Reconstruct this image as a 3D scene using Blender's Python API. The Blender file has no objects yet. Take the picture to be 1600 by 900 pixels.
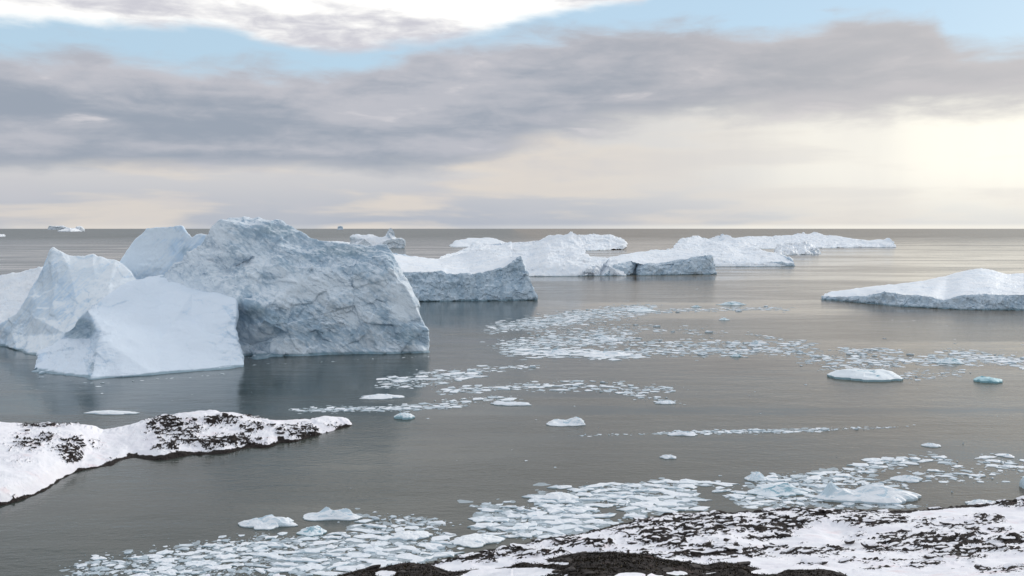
import bpy, bmesh, math, random
import numpy as np
from mathutils import Vector, Matrix
from mathutils.geometry import delaunay_2d_cdt, tessellate_polygon

random.seed(7); rng = np.random.default_rng(7)
scene = bpy.context.scene
col = scene.collection

# ------------------------------------------------------------------ camera
CAM_H, FPX = 60.0, 1385.0                    # eye height over the sea, focal length in 1600-px pixels
PITCH = math.atan(93 / FPX)
cam_d = bpy.data.cameras.new('camera'); cam = bpy.data.objects.new('camera', cam_d); col.objects.link(cam)
cam_d.sensor_width = 36; cam_d.lens = 36 * FPX / 1600
cam_d.clip_start = 0.5; cam_d.clip_end = 500000
cam.location = (0, 0, CAM_H); cam.rotation_euler = (math.pi / 2 - PITCH, 0, 0)
scene.camera = cam
def ray(px, py):
    u = (px - 800) / FPX; v = (450 - py) / FPX
    return np.array([u, math.cos(PITCH) + math.sin(PITCH) * v, -math.sin(PITCH) + math.cos(PITCH) * v])
def at(px, py, D):
    d = ray(px, py); return d * (D / d[1]) + np.array([0, 0, CAM_H])
def sea(px, py, z=0.0):
    d = ray(px, py); return d * ((z - CAM_H) / d[2]) + np.array([0, 0, CAM_H])
def az_el(px, py):
    d = ray(px, py); return math.atan2(d[0], d[1]), math.atan2(d[2], math.hypot(d[0], d[1]))

# ------------------------------------------------------------------ render / exposure
scene.render.engine = 'CYCLES'
scene.cycles.use_denoising = True
scene.cycles.max_bounces = 5; scene.cycles.diffuse_bounces = 3; scene.cycles.glossy_bounces = 3
vs = scene.view_settings
vs.view_transform = 'Standard'; vs.look = 'None'; vs.exposure = 0.2; vs.gamma = 1.0; vs.use_curve_mapping = False

# ------------------------------------------------------------------ node helpers
class N:
    def __init__(s, tree): s.t = tree; s.n = tree.nodes; s.l = tree.links
    def new(s, kind, **kw):
        n = s.n.new(kind)
        for k, v in kw.items(): setattr(n, k, v)
        return n
    def put(s, sock, v):
        if v is None: return
        if hasattr(v, 'is_linked') or isinstance(v, bpy.types.NodeSocket): s.l.new(v, sock)
        elif isinstance(v, (tuple, list)) and len(v) == 3 and sock.type == 'RGBA': sock.default_value = (*v, 1)
        else: sock.default_value = v
    def m(s, op, a, b=None, c=None, clamp=False):
        n = s.new('ShaderNodeMath', operation=op, use_clamp=clamp)
        for i, v in enumerate((a, b, c)): s.put(n.inputs[i], v)
        return n.outputs[0]
    def vm(s, op, a, b=None):
        n = s.new('ShaderNodeVectorMath', operation=op)
        s.put(n.inputs[0], a); s.put(n.inputs[1], b)
        return n.outputs['Value'] if op in ('DOT_PRODUCT', 'LENGTH') else n.outputs[0]
    def mix(s, f, a, b):
        n = s.new('ShaderNodeMix', data_type='RGBA'); s.put(n.inputs[0], f); s.put(n.inputs[6], a); s.put(n.inputs[7], b)
        return n.outputs[2]
    def step(s, lo, hi, x):
        n = s.new('ShaderNodeMapRange', interpolation_type='SMOOTHSTEP')
        s.put(n.inputs['Value'], x); s.put(n.inputs['From Min'], lo); s.put(n.inputs['From Max'], hi)
        return n.outputs[0]
    def noise(s, vec, scale, detail=4, rough=.55, dist=0.0):
        n = s.new('ShaderNodeTexNoise'); s.put(n.inputs['Vector'], vec)
        n.inputs['Scale'].default_value = scale; n.inputs['Detail'].default_value = detail
        n.inputs['Roughness'].default_value = rough; n.inputs['Distortion'].default_value = dist
        return n.outputs['Fac']
    def scale(s, vec, xyz): return s.vm('MULTIPLY', vec, xyz)
    def curve(s, x, pts):
        n = s.new('ShaderNodeFloatCurve'); s.put(n.inputs['Value'], x)
        c = n.mapping.curves[0]
        while len(c.points) < len(pts): c.points.new(.5, .5)
        for p, (a, b) in zip(c.points, sorted(pts)): p.location = (a, b); p.handle_type = 'AUTO_CLAMPED'
        n.mapping.update(); return n.outputs[0]

def srgb(r, g, b):
    f = lambda c: c / 12.92 if c <= .04045 else ((c + .055) / 1.055) ** 2.4
    return tuple(f(x / 255) for x in (r, g, b))

# ------------------------------------------------------------------ world: Nishita sky behind procedural cloud layers
SUN_AZ, SUN_EL = math.radians(52), math.radians(20)      # azimuth to the right of the view axis
WS = 0.1
world = bpy.data.worlds.new('World'); scene.world = world; world.use_nodes = True
W = N(world.node_tree); W.n.clear()
wout = W.new('ShaderNodeOutputWorld'); bg = W.new('ShaderNodeBackground'); W.l.new(bg.outputs[0], wout.inputs[0])
bg.inputs['Strength'].default_value = WS
sky = W.new('ShaderNodeTexSky', sky_type='NISHITA', sun_disc=False)
sky.sun_elevation = SUN_EL; sky.sun_rotation = SUN_AZ; sky.altitude = 60; sky.air_density = 1; sky.dust_density = .6; sky.ozone_density = 2
tc = W.new('ShaderNodeTexCoord'); D3 = tc.outputs['Generated']
sep = W.new('ShaderNodeSeparateXYZ'); W.l.new(D3, sep.inputs[0]); X, Y, Z = sep.outputs
AZ = W.m('ARCTAN2', X, Y); EL = W.m('ARCSINE', Z)
U = W.m('MULTIPLY_ADD', AZ, 1 / 1.6, .5, clamp=True)
def edge(pts):
    q = []
    for px, py in pts:
        a, e = az_el(px, py); q.append((a / 1.6 + .5, e / .35))
    q = [(0, q[0][1])] + q + [(1, q[-1][1])]
    return W.m('MULTIPLY', W.curve(U, q), .35)
cvec = W.scale(D3, (1, 1, 4.0))
n_big = W.noise(cvec, 3.6, 6, .55, .3)
n_med = W.noise(W.vm('ADD', cvec, (3.1, 1.7, .4)), 9.0, 6, .52, .35)
n_str = W.noise(W.scale(D3, (1, 1, 7.5)), 4.2, 5, .5, .25)
n_fin = W.noise(W.vm('ADD', W.scale(D3, (1, 1, 3.2)), (7.1, .3, 2.2)), 26, 5, .58, .5)
wob = W.m('ADD', W.m('MULTIPLY_ADD', W.m('SUBTRACT', n_fin, .5), .022, W.m('MULTIPLY', W.m('SUBTRACT', n_med, .5), .06)), W.m('MULTIPLY', W.m('SUBTRACT', n_big, .5), .03))
E = W.m('ADD', EL, wob)
low = edge([(0, 262), (250, 262), (450, 258), (600, 264), (760, 245), (860, 205), (1000, 183), (1200, 175), (1400, 168), (1600, 160)])
top = edge([(0, 82), (150, 72), (300, 92), (480, 108), (590, 100), (680, 66), (850, 52), (1000, 46), (1150, 50), (1300, 36), (1440, 24), (1490, 62), (1600, 72)])
wht = edge([(0, 34), (200, 38), (340, 48), (420, 68), (530, 80), (650, 66), (800, 38), (900, 18), (1000, 0), (1150, -40), (1600, -60)])
soft = W.m('MULTIPLY_ADD', W.step(-.25, .05, AZ), .011, .009)
m_low = W.step(W.m('SUBTRACT', low, soft), W.m('ADD', low, soft), W.m('MULTIPLY_ADD', wob, W.m('MULTIPLY_ADD', W.step(-.25, .05, AZ), .55, .40), EL))
m_top = W.step(W.m('ADD', top, -.016), W.m('ADD', top, .012), E)
m_band = W.m('SUBTRACT', 1, m_top)
m_wht = W.step(W.m('ADD', wht, -.007), W.m('ADD', wht, .009), W.m('MULTIPLY_ADD', wob, .5, EL))
# high cloud thins out in places farther up
m_high = W.m('MULTIPLY', m_wht, W.m('ADD', W.step(.36, .54, n_big), W.m('SUBTRACT', 1, W.step(.28, .40, EL)), clamp=True))
sv = (math.cos(math.radians(6.5)) * math.sin(math.radians(33)), math.cos(math.radians(6.5)) * math.cos(math.radians(33)), math.sin(math.radians(6.5)))
ang = W.m('ARCCOSINE', W.m('MINIMUM', W.vm('DOT_PRODUCT', D3, sv), .99999))
glow = W.m('POWER', W.m('SUBTRACT', 1, W.step(0, .52, ang)), 1.2)
K = 1 / WS
def c(r, g, b, k=1.0): return tuple(v * K * k for v in srgb(r, g, b))
# clear blue gap
nish = W.new('ShaderNodeMix', data_type='RGBA', blend_type='MIX')
W.put(nish.inputs[0], .75); W.l.new(sky.outputs[0], nish.inputs[6]); W.put(nish.inputs[7], c(184, 210, 228))
blue = nish.outputs[2]
# low veil under the cloud
veil = W.mix(W.step(.0, .07, EL), c(168, 174, 185), c(198, 197, 198))
veil = W.mix(W.m('MULTIPLY', W.step(.44, .60, n_str), .75), veil, c(219, 208, 194))
veil = W.mix(W.m('MULTIPLY', W.step(.50, .66, n_med), .35), veil, c(186, 186, 192))
rgt = W.step(-.12, .38, AZ)
veil = W.mix(W.m('MULTIPLY', rgt, W.m('MULTIPLY_ADD', W.step(0, .06, EL), .5, .3)), veil, c(212, 210, 206))
veil = W.mix(W.m('MULTIPLY', glow, W.m('MULTIPLY_ADD', W.step(.0, .07, EL), .5, .5)), veil, c(255, 251, 238, .98))
shaft = W.noise(W.scale(D3, (1, 1, .25)), 9, 4, .5, .2)
veil = W.mix(W.m('MULTIPLY', W.step(.40, .70, shaft), .24), veil, c(190, 190, 194))
veil = W.mix(W.m('MULTIPLY', W.step(.48, .66, n_str), .30), veil, c(192, 191, 194))
veil = W.mix(W.m('MULTIPLY', W.m('SUBTRACT', 1, W.step(.001, .006, EL)), W.m('MULTIPLY_ADD', rgt, .6, .15)), veil, c(236, 232, 222))
# grey stratus band
gfac = W.m('ADD', W.m('MULTIPLY_ADD', W.m('SUBTRACT', n_fin, .5), .22, W.m('MULTIPLY', n_str, .6)), W.m('MULTIPLY', n_med, .5))
grey = W.mix(W.step(.42, .70, gfac), c(146, 155, 168), c(177, 179, 187))
fr = W.step(-.055, .0, W.m('SUBTRACT', E, top))
grey = W.mix(W.m('MULTIPLY', fr, W.m('MULTIPLY_ADD', n_big, .8, .15)), grey, c(190, 189, 195))
grey = W.mix(W.m('MULTIPLY', W.step(.60, .72, n_med), .5), grey, c(214, 210, 212))
grey = W.mix(W.m('MULTIPLY', rgt, .35), grey, c(178, 174, 174))
grey = W.mix(W.m('MULTIPLY', glow, .30), grey, c(222, 216, 210))
# bright broken upper cloud
whf = W.m('ADD', W.m('MULTIPLY_ADD', W.m('SUBTRACT', n_fin, .5), .2, W.m('MULTIPLY', n_str, .5)), W.m('MULTIPLY', n_big, .6))
white = W.mix(W.step(.46, .62, whf), c(248, 247, 244, 1.02), c(194, 194, 202))
skyc = W.mix(m_high, blue, white)
skyc = W.mix(m_band, skyc, grey)
skyc = W.mix(m_low, veil, skyc)
W.l.new(skyc, bg.inputs['Color'])

sun_d = bpy.data.lights.new('sun', 'SUN'); sun_d.energy = 1.5; sun_d.angle = math.radians(16); sun_d.color = (1, .93, .84)
sun = bpy.data.objects.new('sun', sun_d); col.objects.link(sun)
sdir = Vector((math.cos(SUN_EL) * math.sin(SUN_AZ), math.cos(SUN_EL) * math.cos(SUN_AZ), math.sin(SUN_EL)))
sun.rotation_euler = sdir.to_track_quat('Z', 'Y').to_euler(); sun.location = (60, 0, 120)

# ------------------------------------------------------------------ numpy noise and mesh tools
_perm = rng.permutation(512).astype(np.int64); _perm = np.concatenate([_perm, _perm])
_val = rng.random(512) * 2 - 1
def vnoise(P):
    P = np.asarray(P, float); I = np.floor(P).astype(np.int64); f = P - I
    u = f * f * f * (f * (f * 6 - 15) + 10); I &= 255
    out = 0
    for dx in (0, 1):
        wx = u[:, 0] if dx else 1 - u[:, 0]
        for dy in (0, 1):
            wy = u[:, 1] if dy else 1 - u[:, 1]
            for dz in (0, 1):
                wz = u[:, 2] if dz else 1 - u[:, 2]
                h = _perm[(_perm[(_perm[(I[:, 0] + dx) & 511] + I[:, 1] + dy) & 511] + I[:, 2] + dz) & 511]
                out = out + wx * wy * wz * _val[h & 511]
    return out
def fbm(P, oct=4, lac=2.03, gain=.5):
    P = np.asarray(P, float); s = 0; a = 1.0
    for i in range(oct):
        s = s + a * vnoise(P + 17.3 * i); P = P * lac; a *= gain
    return s
def ridged(P, oct=4):
    P = np.asarray(P, float); s = 0; a = 1.0
    for i in range(oct):
        s = s + a * (1 - 2 * np.abs(vnoise(P + 9.1 * i))); P = P * 2.1; a *= .5
    return s
def sstep(a, b, x):
    t = np.clip((x - a) / (b - a), 0, 1); return t * t * (3 - 2 * t)

def normals(V, F):
    n = np.cross(V[F[:, 1]] - V[F[:, 0]], V[F[:, 2]] - V[F[:, 0]])
    vn = np.stack([sum(np.bincount(F[:, k], n[:, c_], len(V)) for k in range(3)) for c_ in range(3)], 1)
    return vn / np.maximum(np.linalg.norm(vn, axis=1, keepdims=True), 1e-12), n
def project(V):
    x, y, z = V[:, 0], V[:, 1], V[:, 2] - CAM_H
    d = y * math.cos(PITCH) - z * math.sin(PITCH); d = np.maximum(d, .1)
    v = (y * math.sin(PITCH) + z * math.cos(PITCH)) / d
    return 800 + FPX * x / d, 450 - FPX * v
def zones(px, py, zs):
    r = np.zeros(len(px))
    for cx, cy, rx, ry, w in zs:
        r = np.maximum(r, w * np.clip(1.25 - np.hypot((px - cx) / rx, (py - cy) / ry), 0, 1))
    return r
def refine(V, F, A, T, L):
    """split edges that are long for the distance they stand at (L in picture pixels); hidden back sides stay coarser.
    A = per-vertex attributes (column 1: coarseness), T = per-face tags"""
    for _ in range(14):
        E = np.stack([F, np.roll(F, -1, 1)], 2).reshape(-1, 2)           # e0=ab e1=bc e2=ca per tri
        Es = np.sort(E, 1); key = Es[:, 0].astype(np.int64) * len(V) + Es[:, 1]
        uk, inv = np.unique(key, return_inverse=True)
        ua, ub = uk // len(V), uk % len(V)
        px, py = project(V); l3 = np.linalg.norm(V[ua] - V[ub], axis=1) * FPX / np.maximum(V[ua, 1], 5)
        ln = np.sqrt((px[ua] - px[ub]) ** 2 + (py[ua] - py[ub]) ** 2 + (.22 * l3) ** 2)
        out = (np.maximum(px[ua], px[ub]) < -20) | (np.minimum(px[ua], px[ub]) > 1620)
        mk = ln > L * np.where(out, 5, 1) * np.minimum(A[ua, 1], A[ub, 1]) * .5 + L * .5 * np.maximum(A[ua, 1], A[ub, 1])
        if not mk.any(): break
        idx = np.full(len(uk), -1); idx[mk] = len(V) + np.arange(mk.sum())
        V = np.concatenate([V, (V[ua[mk]] + V[ub[mk]]) / 2]); A = np.concatenate([A, (A[ua[mk]] + A[ub[mk]]) / 2])
        M = idx[inv].reshape(-1, 3); cnt = (M >= 0).sum(1)
        nf, nt = [F[cnt == 0]], [T[cnt == 0]]
        def add(tris, t):
            nf.append(np.stack(tris, 1)); nt.append(t)
        for r in range(3):
            a, b, cc = F[:, r], F[:, (r + 1) % 3], F[:, (r + 2) % 3]
            e0, e1, e2 = M[:, r], M[:, (r + 1) % 3], M[:, (r + 2) % 3]
            s = (cnt == 1) & (e0 >= 0)
            if s.any(): add((a[s], e0[s], cc[s]), T[s]); add((e0[s], b[s], cc[s]), T[s])
            s = (cnt == 2) & (e2 < 0)
            if s.any():
                add((e0[s], b[s], e1[s]), T[s]); add((a[s], e0[s], e1[s]), T[s]); add((a[s], e1[s], cc[s]), T[s])
            if r == 0:
                s = cnt == 3
                if s.any():
                    add((a[s], e0[s], e2[s]), T[s]); add((e0[s], b[s], e1[s]), T[s]); add((e2[s], e1[s], cc[s]), T[s]); add((e0[s], e1[s], e2[s]), T[s])
        F = np.concatenate(nf); T = np.concatenate(nt)
    return V, F, A, T
def chips(P, seed=0):
    """broken facets: every cell is a plane tilted its own way"""
    I = np.floor(P).astype(np.int64); best = np.full(len(P), 9e9); val = np.zeros(len(P))
    for dx in (-1, 0, 1):
        for dy in (-1, 0, 1):
            for dz in (-1, 0, 1):
                J = I + np.array([dx, dy, dz]); K = J & 255
                h = _perm[(_perm[(_perm[K[:, 0]] + K[:, 1]) & 511] + K[:, 2] + seed) & 511]
                fp = J + np.stack([_val[h], _val[(h + 101) & 511], _val[(h + 203) & 511]], 1) * .5 + .5
                d = P - fp; r = (d * d).sum(1); m = r < best
                g = d[:, 0] * _val[(h + 37) & 511] + d[:, 1] * _val[(h + 67) & 511] + d[:, 2] * _val[(h + 151) & 511] + .35 * _val[(h + 11) & 511]
                best = np.where(m, r, best); val = np.where(m, g, val)
    return val
def relax(V, F, k=1, f=.5, w=None):
    E = np.concatenate([F[:, [0, 1]], F[:, [1, 2]], F[:, [2, 0]]]); E = np.concatenate([E, E[:, ::-1]])
    cnt = np.bincount(E[:, 0], minlength=len(V))[:, None]
    for _ in range(k):
        s = np.stack([np.bincount(E[:, 0], V[E[:, 1], c_], len(V)) for c_ in range(3)], 1)
        g = (s / np.maximum(cnt, 1) - V) * f
        V = V + (g if w is None else g * w[:, None])
    return V

def mesh(name, V, F, mats, smooth=True, attrs=None, mat_idx=None):
    V = np.asarray(V, np.float32); F = np.asarray(F, np.int32); k = F.shape[1]
    me = bpy.data.meshes.new(name)
    me.vertices.add(len(V)); me.vertices.foreach_set('co', V.ravel())
    me.loops.add(F.size); me.loops.foreach_set('vertex_index', F.ravel())
    me.polygons.add(len(F)); me.polygons.foreach_set('loop_start', np.arange(0, F.size, k, dtype=np.int32))
    me.polygons.foreach_set('use_smooth', np.full(len(F), smooth))
    for m in (mats if isinstance(mats, (list, tuple)) else [mats]): me.materials.append(m)
    if mat_idx is not None: me.polygons.foreach_set('material_index', np.asarray(mat_idx, np.int32))
    for nm, v in (attrs or {}).items():
        a = me.attributes.new(nm, 'FLOAT', 'POINT'); a.data.foreach_set('value', np.asarray(v, np.float32))
    me.update(calc_edges=True); me.validate()
    return me
def obj(name, me, parent=None, label=None, cat=None, group=None, kind=None, loc=None):
    o = bpy.data.objects.new(name, me); col.objects.link(o)
    if parent is not None: o.parent = parent
    if loc is not None: o.location = loc
    for k, v in (('label', label), ('category', cat), ('group', group), ('kind', kind)):
        if v: o[k] = v
    return o

def shell(outline, inner=(), creases=(), T=50, shrink=.8, backz=.8, d0=None):
    """closed control hull from pixel points with their own distances; outline ends 'w' = on the waterline"""
    pts, pix, A = [], [], []
    wl = sorted((p[0], sea(p[0], p[1])[1]) for p in outline if p[2] == 'w'); wx, wd = [w[0] for w in wl], [w[1] for w in wl]
    for p in list(outline) + list(inner):
        if p[2] == 'w':
            q = sea(p[0], p[1]); q[2] = -2.0
        else:                                   # nothing may overhang the waterline; distance 0 = a cliff right above it
            dw = np.interp(p[0], wx, wd); q = at(p[0], p[1], max(p[2], dw))
            q = at(p[0], p[1], max(p[2], dw + .0015 * dw + .16 * max(q[2], 0)))
        pts.append(q); pix.append((p[0], -p[1])); A.append(p[3] if len(p) > 3 else 1.0)
    n = len(outline); V = [Vector(p) for p in pts]
    ed = [(i, (i + 1) % n) for i in range(n)]
    for ch in creases:
        ids = [min(range(len(pix)), key=lambda j: abs(pix[j][0] - x) + abs(pix[j][1] + y)) for x, y in ch]
        ed += list(zip(ids[:-1], ids[1:]))
    ov, oe, of, orv, _, _ = delaunay_2d_cdt([Vector(p) for p in pix], ed, [list(range(n))], 1, 1e-4)
    m = {}
    for i, src in enumerate(orv):
        if src: m[i] = src[0]
        else:
            x, y = ov[i]; w = [1 / ((x - a) ** 2 + (y - b) ** 2 + 1e-6) ** 2 for a, b in pix]; s = sum(w)
            V.append(sum((v * k for v, k in zip(V[:len(pix)], w)), Vector()) / s); A.append(1.0); m[i] = len(V) - 1
            pts.append(V[-1])
            print('shell: extra point at', x, -y)
    front = [[m[i] for i in f] for f in of]
    cen = sum(V[:n], Vector()) / n; d = Vector((cen.x, cen.y, 0)).normalized(); lat = Vector((d.y, -d.x, 0))
    off = len(V)
    for i in range(n):
        v = V[i]; s = (v - cen).dot(lat); depth = (v - cen).dot(d)
        b = cen + lat * (s * shrink) + d * ((max(depth * .3, 0) if backz > 0 else depth) + T)
        b.z = v.z if v.z < 0 else (v.z * backz if backz > 0 else backz)
        V.append(b); A.append(A[i])
    back = [[off + i for i in t] for t in tessellate_polygon([[Vector((p[0], p[1], 0)) for p in pix[:n]]])]
    side = []
    for i in range(n):
        j = (i + 1) % n; side += [[i, j, off + j], [i, off + j, off + i]]
    bm = bmesh.new(); bv = [bm.verts.new(v) for v in V]
    for f in front + back + side:
        try: bm.faces.new([bv[i] for i in f])
        except ValueError: pass
    bmesh.ops.recalc_face_normals(bm, faces=bm.faces[:])
    bm.verts.index_update()
    F = np.array([[v.index for v in f.verts] for f in bm.faces]); bm.free()
    V = np.array([tuple(v) for v in V]); A = np.stack([np.array(A, float), np.where(np.arange(len(A)) < off, 1.0, 6.0)], 1)
    nn = np.cross(V[F[:, 1]] - V[F[:, 0]], V[F[:, 2]] - V[F[:, 0]])
    tag = (nn[:, 2] / np.maximum(np.linalg.norm(nn, axis=1), 1e-9) > .62).astype(int)
    return V, F, A, tag
def rugged(V, F, A, T, L, amp=1.0, s=1.0, pre=0, dip=None, fine=1.0, low=0.0, fold=0.0):
    """refine and break the surface; A scales how rough each place is, s = size of the biggest lumps / 14 m,
    dip = angle of the old ice layers in the wall plane"""
    V, F, A, T = refine(V, F, A, T, L * 3)
    if pre: V = relax(V, F, pre, .4)
    V, F, A, T = refine(V, F, A, T, L)
    n, _ = normals(V, F); a = A[:, 0] * amp
    q = V / s
    if dip is None: ql = q * np.array([1, 1, .75]) / 6
    else:
        ca, sa = math.cos(dip), math.sin(dip)
        ql = np.stack([(q[:, 0] * ca - q[:, 2] * sa) / 15, q[:, 1] / 6, (q[:, 0] * sa + q[:, 2] * ca) / 4.2], 1)
    melt = .35 + .75 * sstep(-.25, .45, fbm(q / 22 + 60, 2)) if fold else 1.0
    qf = np.stack([q[:, 0] / 9 + .4 * fbm(q / 16, 1), q[:, 1] / 9, q[:, 2] / 34 + q[:, 0] / 40], 1)
    V = V + n * ((np.maximum(a, low) * 1.3 * fbm(q / 14, 2) + a * (1.0 * chips(q / 8.5, 3) + .7 * ridged(ql, 2) * melt + fold * (1.5 * ridged(qf, 2) + 1.6 * chips(q / 19, 9)))) * s)[:, None]
    if fold: V = relax(V, F, 2, .5)
    fine = fine * melt
    n, _ = normals(V, F)
    V = V + n * (a * fine * (.52 * chips(ql * 2.6 + fbm(q / 3, 1)[:, None] * .3, 7) + .24 * ridged(q / 2.6 + 5, 2) + .10 * fbm(q / 1.0 + 3, 2)) * s)[:, None]
    return V, F, A, T

# ------------------------------------------------------------------ materials
def material(name):
    m = bpy.data.materials.new(name); m.use_nodes = True; t = N(m.node_tree); t.n.clear()
    o = t.new('ShaderNodeOutputMaterial'); b = t.new('ShaderNodeBsdfPrincipled'); t.l.new(b.outputs[0], o.inputs[0])
    return m, t, b
def bump(t, b, h, strength=.5, dist=.2):
    n = t.new('ShaderNodeBump'); n.inputs['Strength'].default_value = strength; n.inputs['Distance'].default_value = dist
    t.l.new(h, n.inputs['Height']); t.l.new(n.outputs[0], b.inputs['Normal'])

def ice_material(name, pale, deep, snow=(.89, .92, .96), s=1.0, snowy=1.0, crack=.5, wet=1.2, lo=.52, hi=.78, bs=.4, dip=0.0, lay=(1, 1, 1.6), c0=.36, c1=.62):
    m, t, b = material(name)
    g = t.new('ShaderNodeNewGeometry'); P = t.scale(g.outputs['Position'], (1 / s,) * 3)
    sp = t.new('ShaderNodeSeparateXYZ'); t.l.new(g.outputs['Position'], sp.inputs[0])
    sn = t.new('ShaderNodeSeparateXYZ'); t.l.new(g.outputs['Normal'], sn.inputs[0])
    cb = t.new('ShaderNodeCombineXYZ'); ca, sa = math.cos(dip), math.sin(dip)
    for k, v in enumerate(((ca, 0, -sa), (0, 1, 0), (sa, 0, ca))):
        t.l.new(t.m('MULTIPLY', t.vm('DOT_PRODUCT', P, v), lay[k]), cb.inputs[k])
    Q = cb.outputs[0]
    n1 = t.noise(Q, .11, 6, .62, .8)
    n2 = t.noise(Q, .50, 6, .65, .4)
    n3 = t.noise(P, 2.2, 4, .6)
    f = t.m('ADD', t.m('MULTIPLY', n1, .5), t.m('MULTIPLY', n2, .5))
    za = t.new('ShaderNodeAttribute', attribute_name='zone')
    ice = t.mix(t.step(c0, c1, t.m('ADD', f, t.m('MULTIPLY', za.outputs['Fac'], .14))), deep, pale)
    ice = t.mix(t.m('MULTIPLY', t.step(.35, .9, t.m('MULTIPLY', za.outputs['Fac'], -1)), .8), ice, t.mix(t.step(.4, .62, n2), (.27, .38, .46), (.52, .62, .69)))  # darkest zones turn grey: rough ice and painted shade
    # open cracks
    nz = t.new('ShaderNodeTexNoise'); t.l.new(P, nz.inputs['Vector']); nz.inputs['Scale'].default_value = .12; nz.inputs['Detail'].default_value = 3
    wv = t.vm('ADD', t.scale(P, (.085, .06, .04)), t.scale(nz.outputs['Color'], (.9, .9, .9)))
    vo = t.new('ShaderNodeTexVoronoi', feature='DISTANCE_TO_EDGE'); vo.inputs['Scale'].default_value = 1.0
    t.l.new(wv, vo.inputs['Vector'])
    ck = t.m('MULTIPLY', t.m('SUBTRACT', 1, t.step(.0, .02, vo.outputs['Distance'])), t.m('MULTIPLY', t.step(.50, .60, n2), crack))
    ice = t.mix(ck, ice, tuple(v * .4 for v in deep))
    sm = t.m('MULTIPLY', t.step(lo, hi, t.m('ADD', sn.outputs[2], t.m('MULTIPLY', t.m('SUBTRACT', n2, .5), .5))), snowy)
    cc = t.mix(sm, ice, snow)
    wz = t.m('ADD', sp.outputs[2], t.m('MULTIPLY', t.m('SUBTRACT', n1, .5), 1.6))
    cc = t.mix(t.m('MULTIPLY', t.m('SUBTRACT', 1, t.step(wet * .35, wet, wz)), .75), cc, (.13, .24, .30))
    t.put(b.inputs['Base Color'], cc)
    b.inputs['Roughness'].default_value = .55; b.inputs['Specular IOR Level'].default_value = .3
    bump(t, b, t.m('ADD', t.m('MULTIPLY', n2, .8), t.m('MULTIPLY', n3, .35)), bs, .9 * s)
    return m
DIP = math.radians(33)
M_WALL = ice_material('berg_wall_ice', (.72, .81, .89), (.34, .47, .59), snowy=.5, crack=0.0, lo=.66, hi=.92, dip=DIP, lay=(.6, 1, 1.3), c0=.38, c1=.62, bs=.6, wet=1.7)
M_RAMP = ice_material('berg_smooth_ice', (.74, .85, .96), (.60, .76, .93), snow=(.78, .87, .97), crack=.12, c0=.30, c1=.66, s=1.4, wet=1.0, bs=.3, dip=-.35, lay=(.3, 1, 2.0))
M_PEAK = ice_material('berg_peak_ice', (.78, .88, .97), (.57, .74, .92), snow=(.86, .92, .97), snowy=.9, crack=.2, dip=-math.radians(48), lay=(.35, 1, 1.9), bs=.35)
M_CLIFF = ice_material('berg_cliff_ice', (.62, .73, .83), (.38, .51, .63), s=1.6, snowy=.4, wet=1.5, lay=(1.3, 1, .7), bs=.25)
M_SNOW = ice_material('berg_snow', (.89, .92, .95), (.66, .77, .89), s=2.5, crack=.03, lo=.3, hi=.6, bs=.25, snowy=.5)

def floe_material(name, c0, c1, edge):
    m, t, b = material(name)
    g = t.new('ShaderNodeNewGeometry'); P = g.outputs['Position']
    sn = t.new('ShaderNodeSeparateXYZ'); t.l.new(g.outputs['Normal'], sn.inputs[0])
    oi = t.new('ShaderNodeObjectInfo'); at_ = t.new('ShaderNodeAttribute', attribute_name='tone')
    tone = t.m('ADD', t.m('ADD', t.m('MULTIPLY', oi.outputs['Random'], .45), at_.outputs['Fac']), t.m('MULTIPLY', t.m('SUBTRACT', t.noise(P, .7, 5, .6), .5), 1.1))
    cc = t.mix(t.step(.15, .85, tone), c0, c1)
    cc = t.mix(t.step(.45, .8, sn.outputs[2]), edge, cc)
    t.put(b.inputs['Base Color'], cc); b.inputs['Roughness'].default_value = .6; b.inputs['Specular IOR Level'].default_value = .3
    bump(t, b, t.noise(P, 2.5, 5, .6), .5, .25)
    return m
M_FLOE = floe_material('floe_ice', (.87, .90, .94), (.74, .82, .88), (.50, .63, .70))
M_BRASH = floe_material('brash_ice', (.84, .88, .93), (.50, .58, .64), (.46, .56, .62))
M_TEAL = floe_material('teal_ice', (.84, .90, .94), (.66, .80, .86), (.36, .56, .64))

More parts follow.
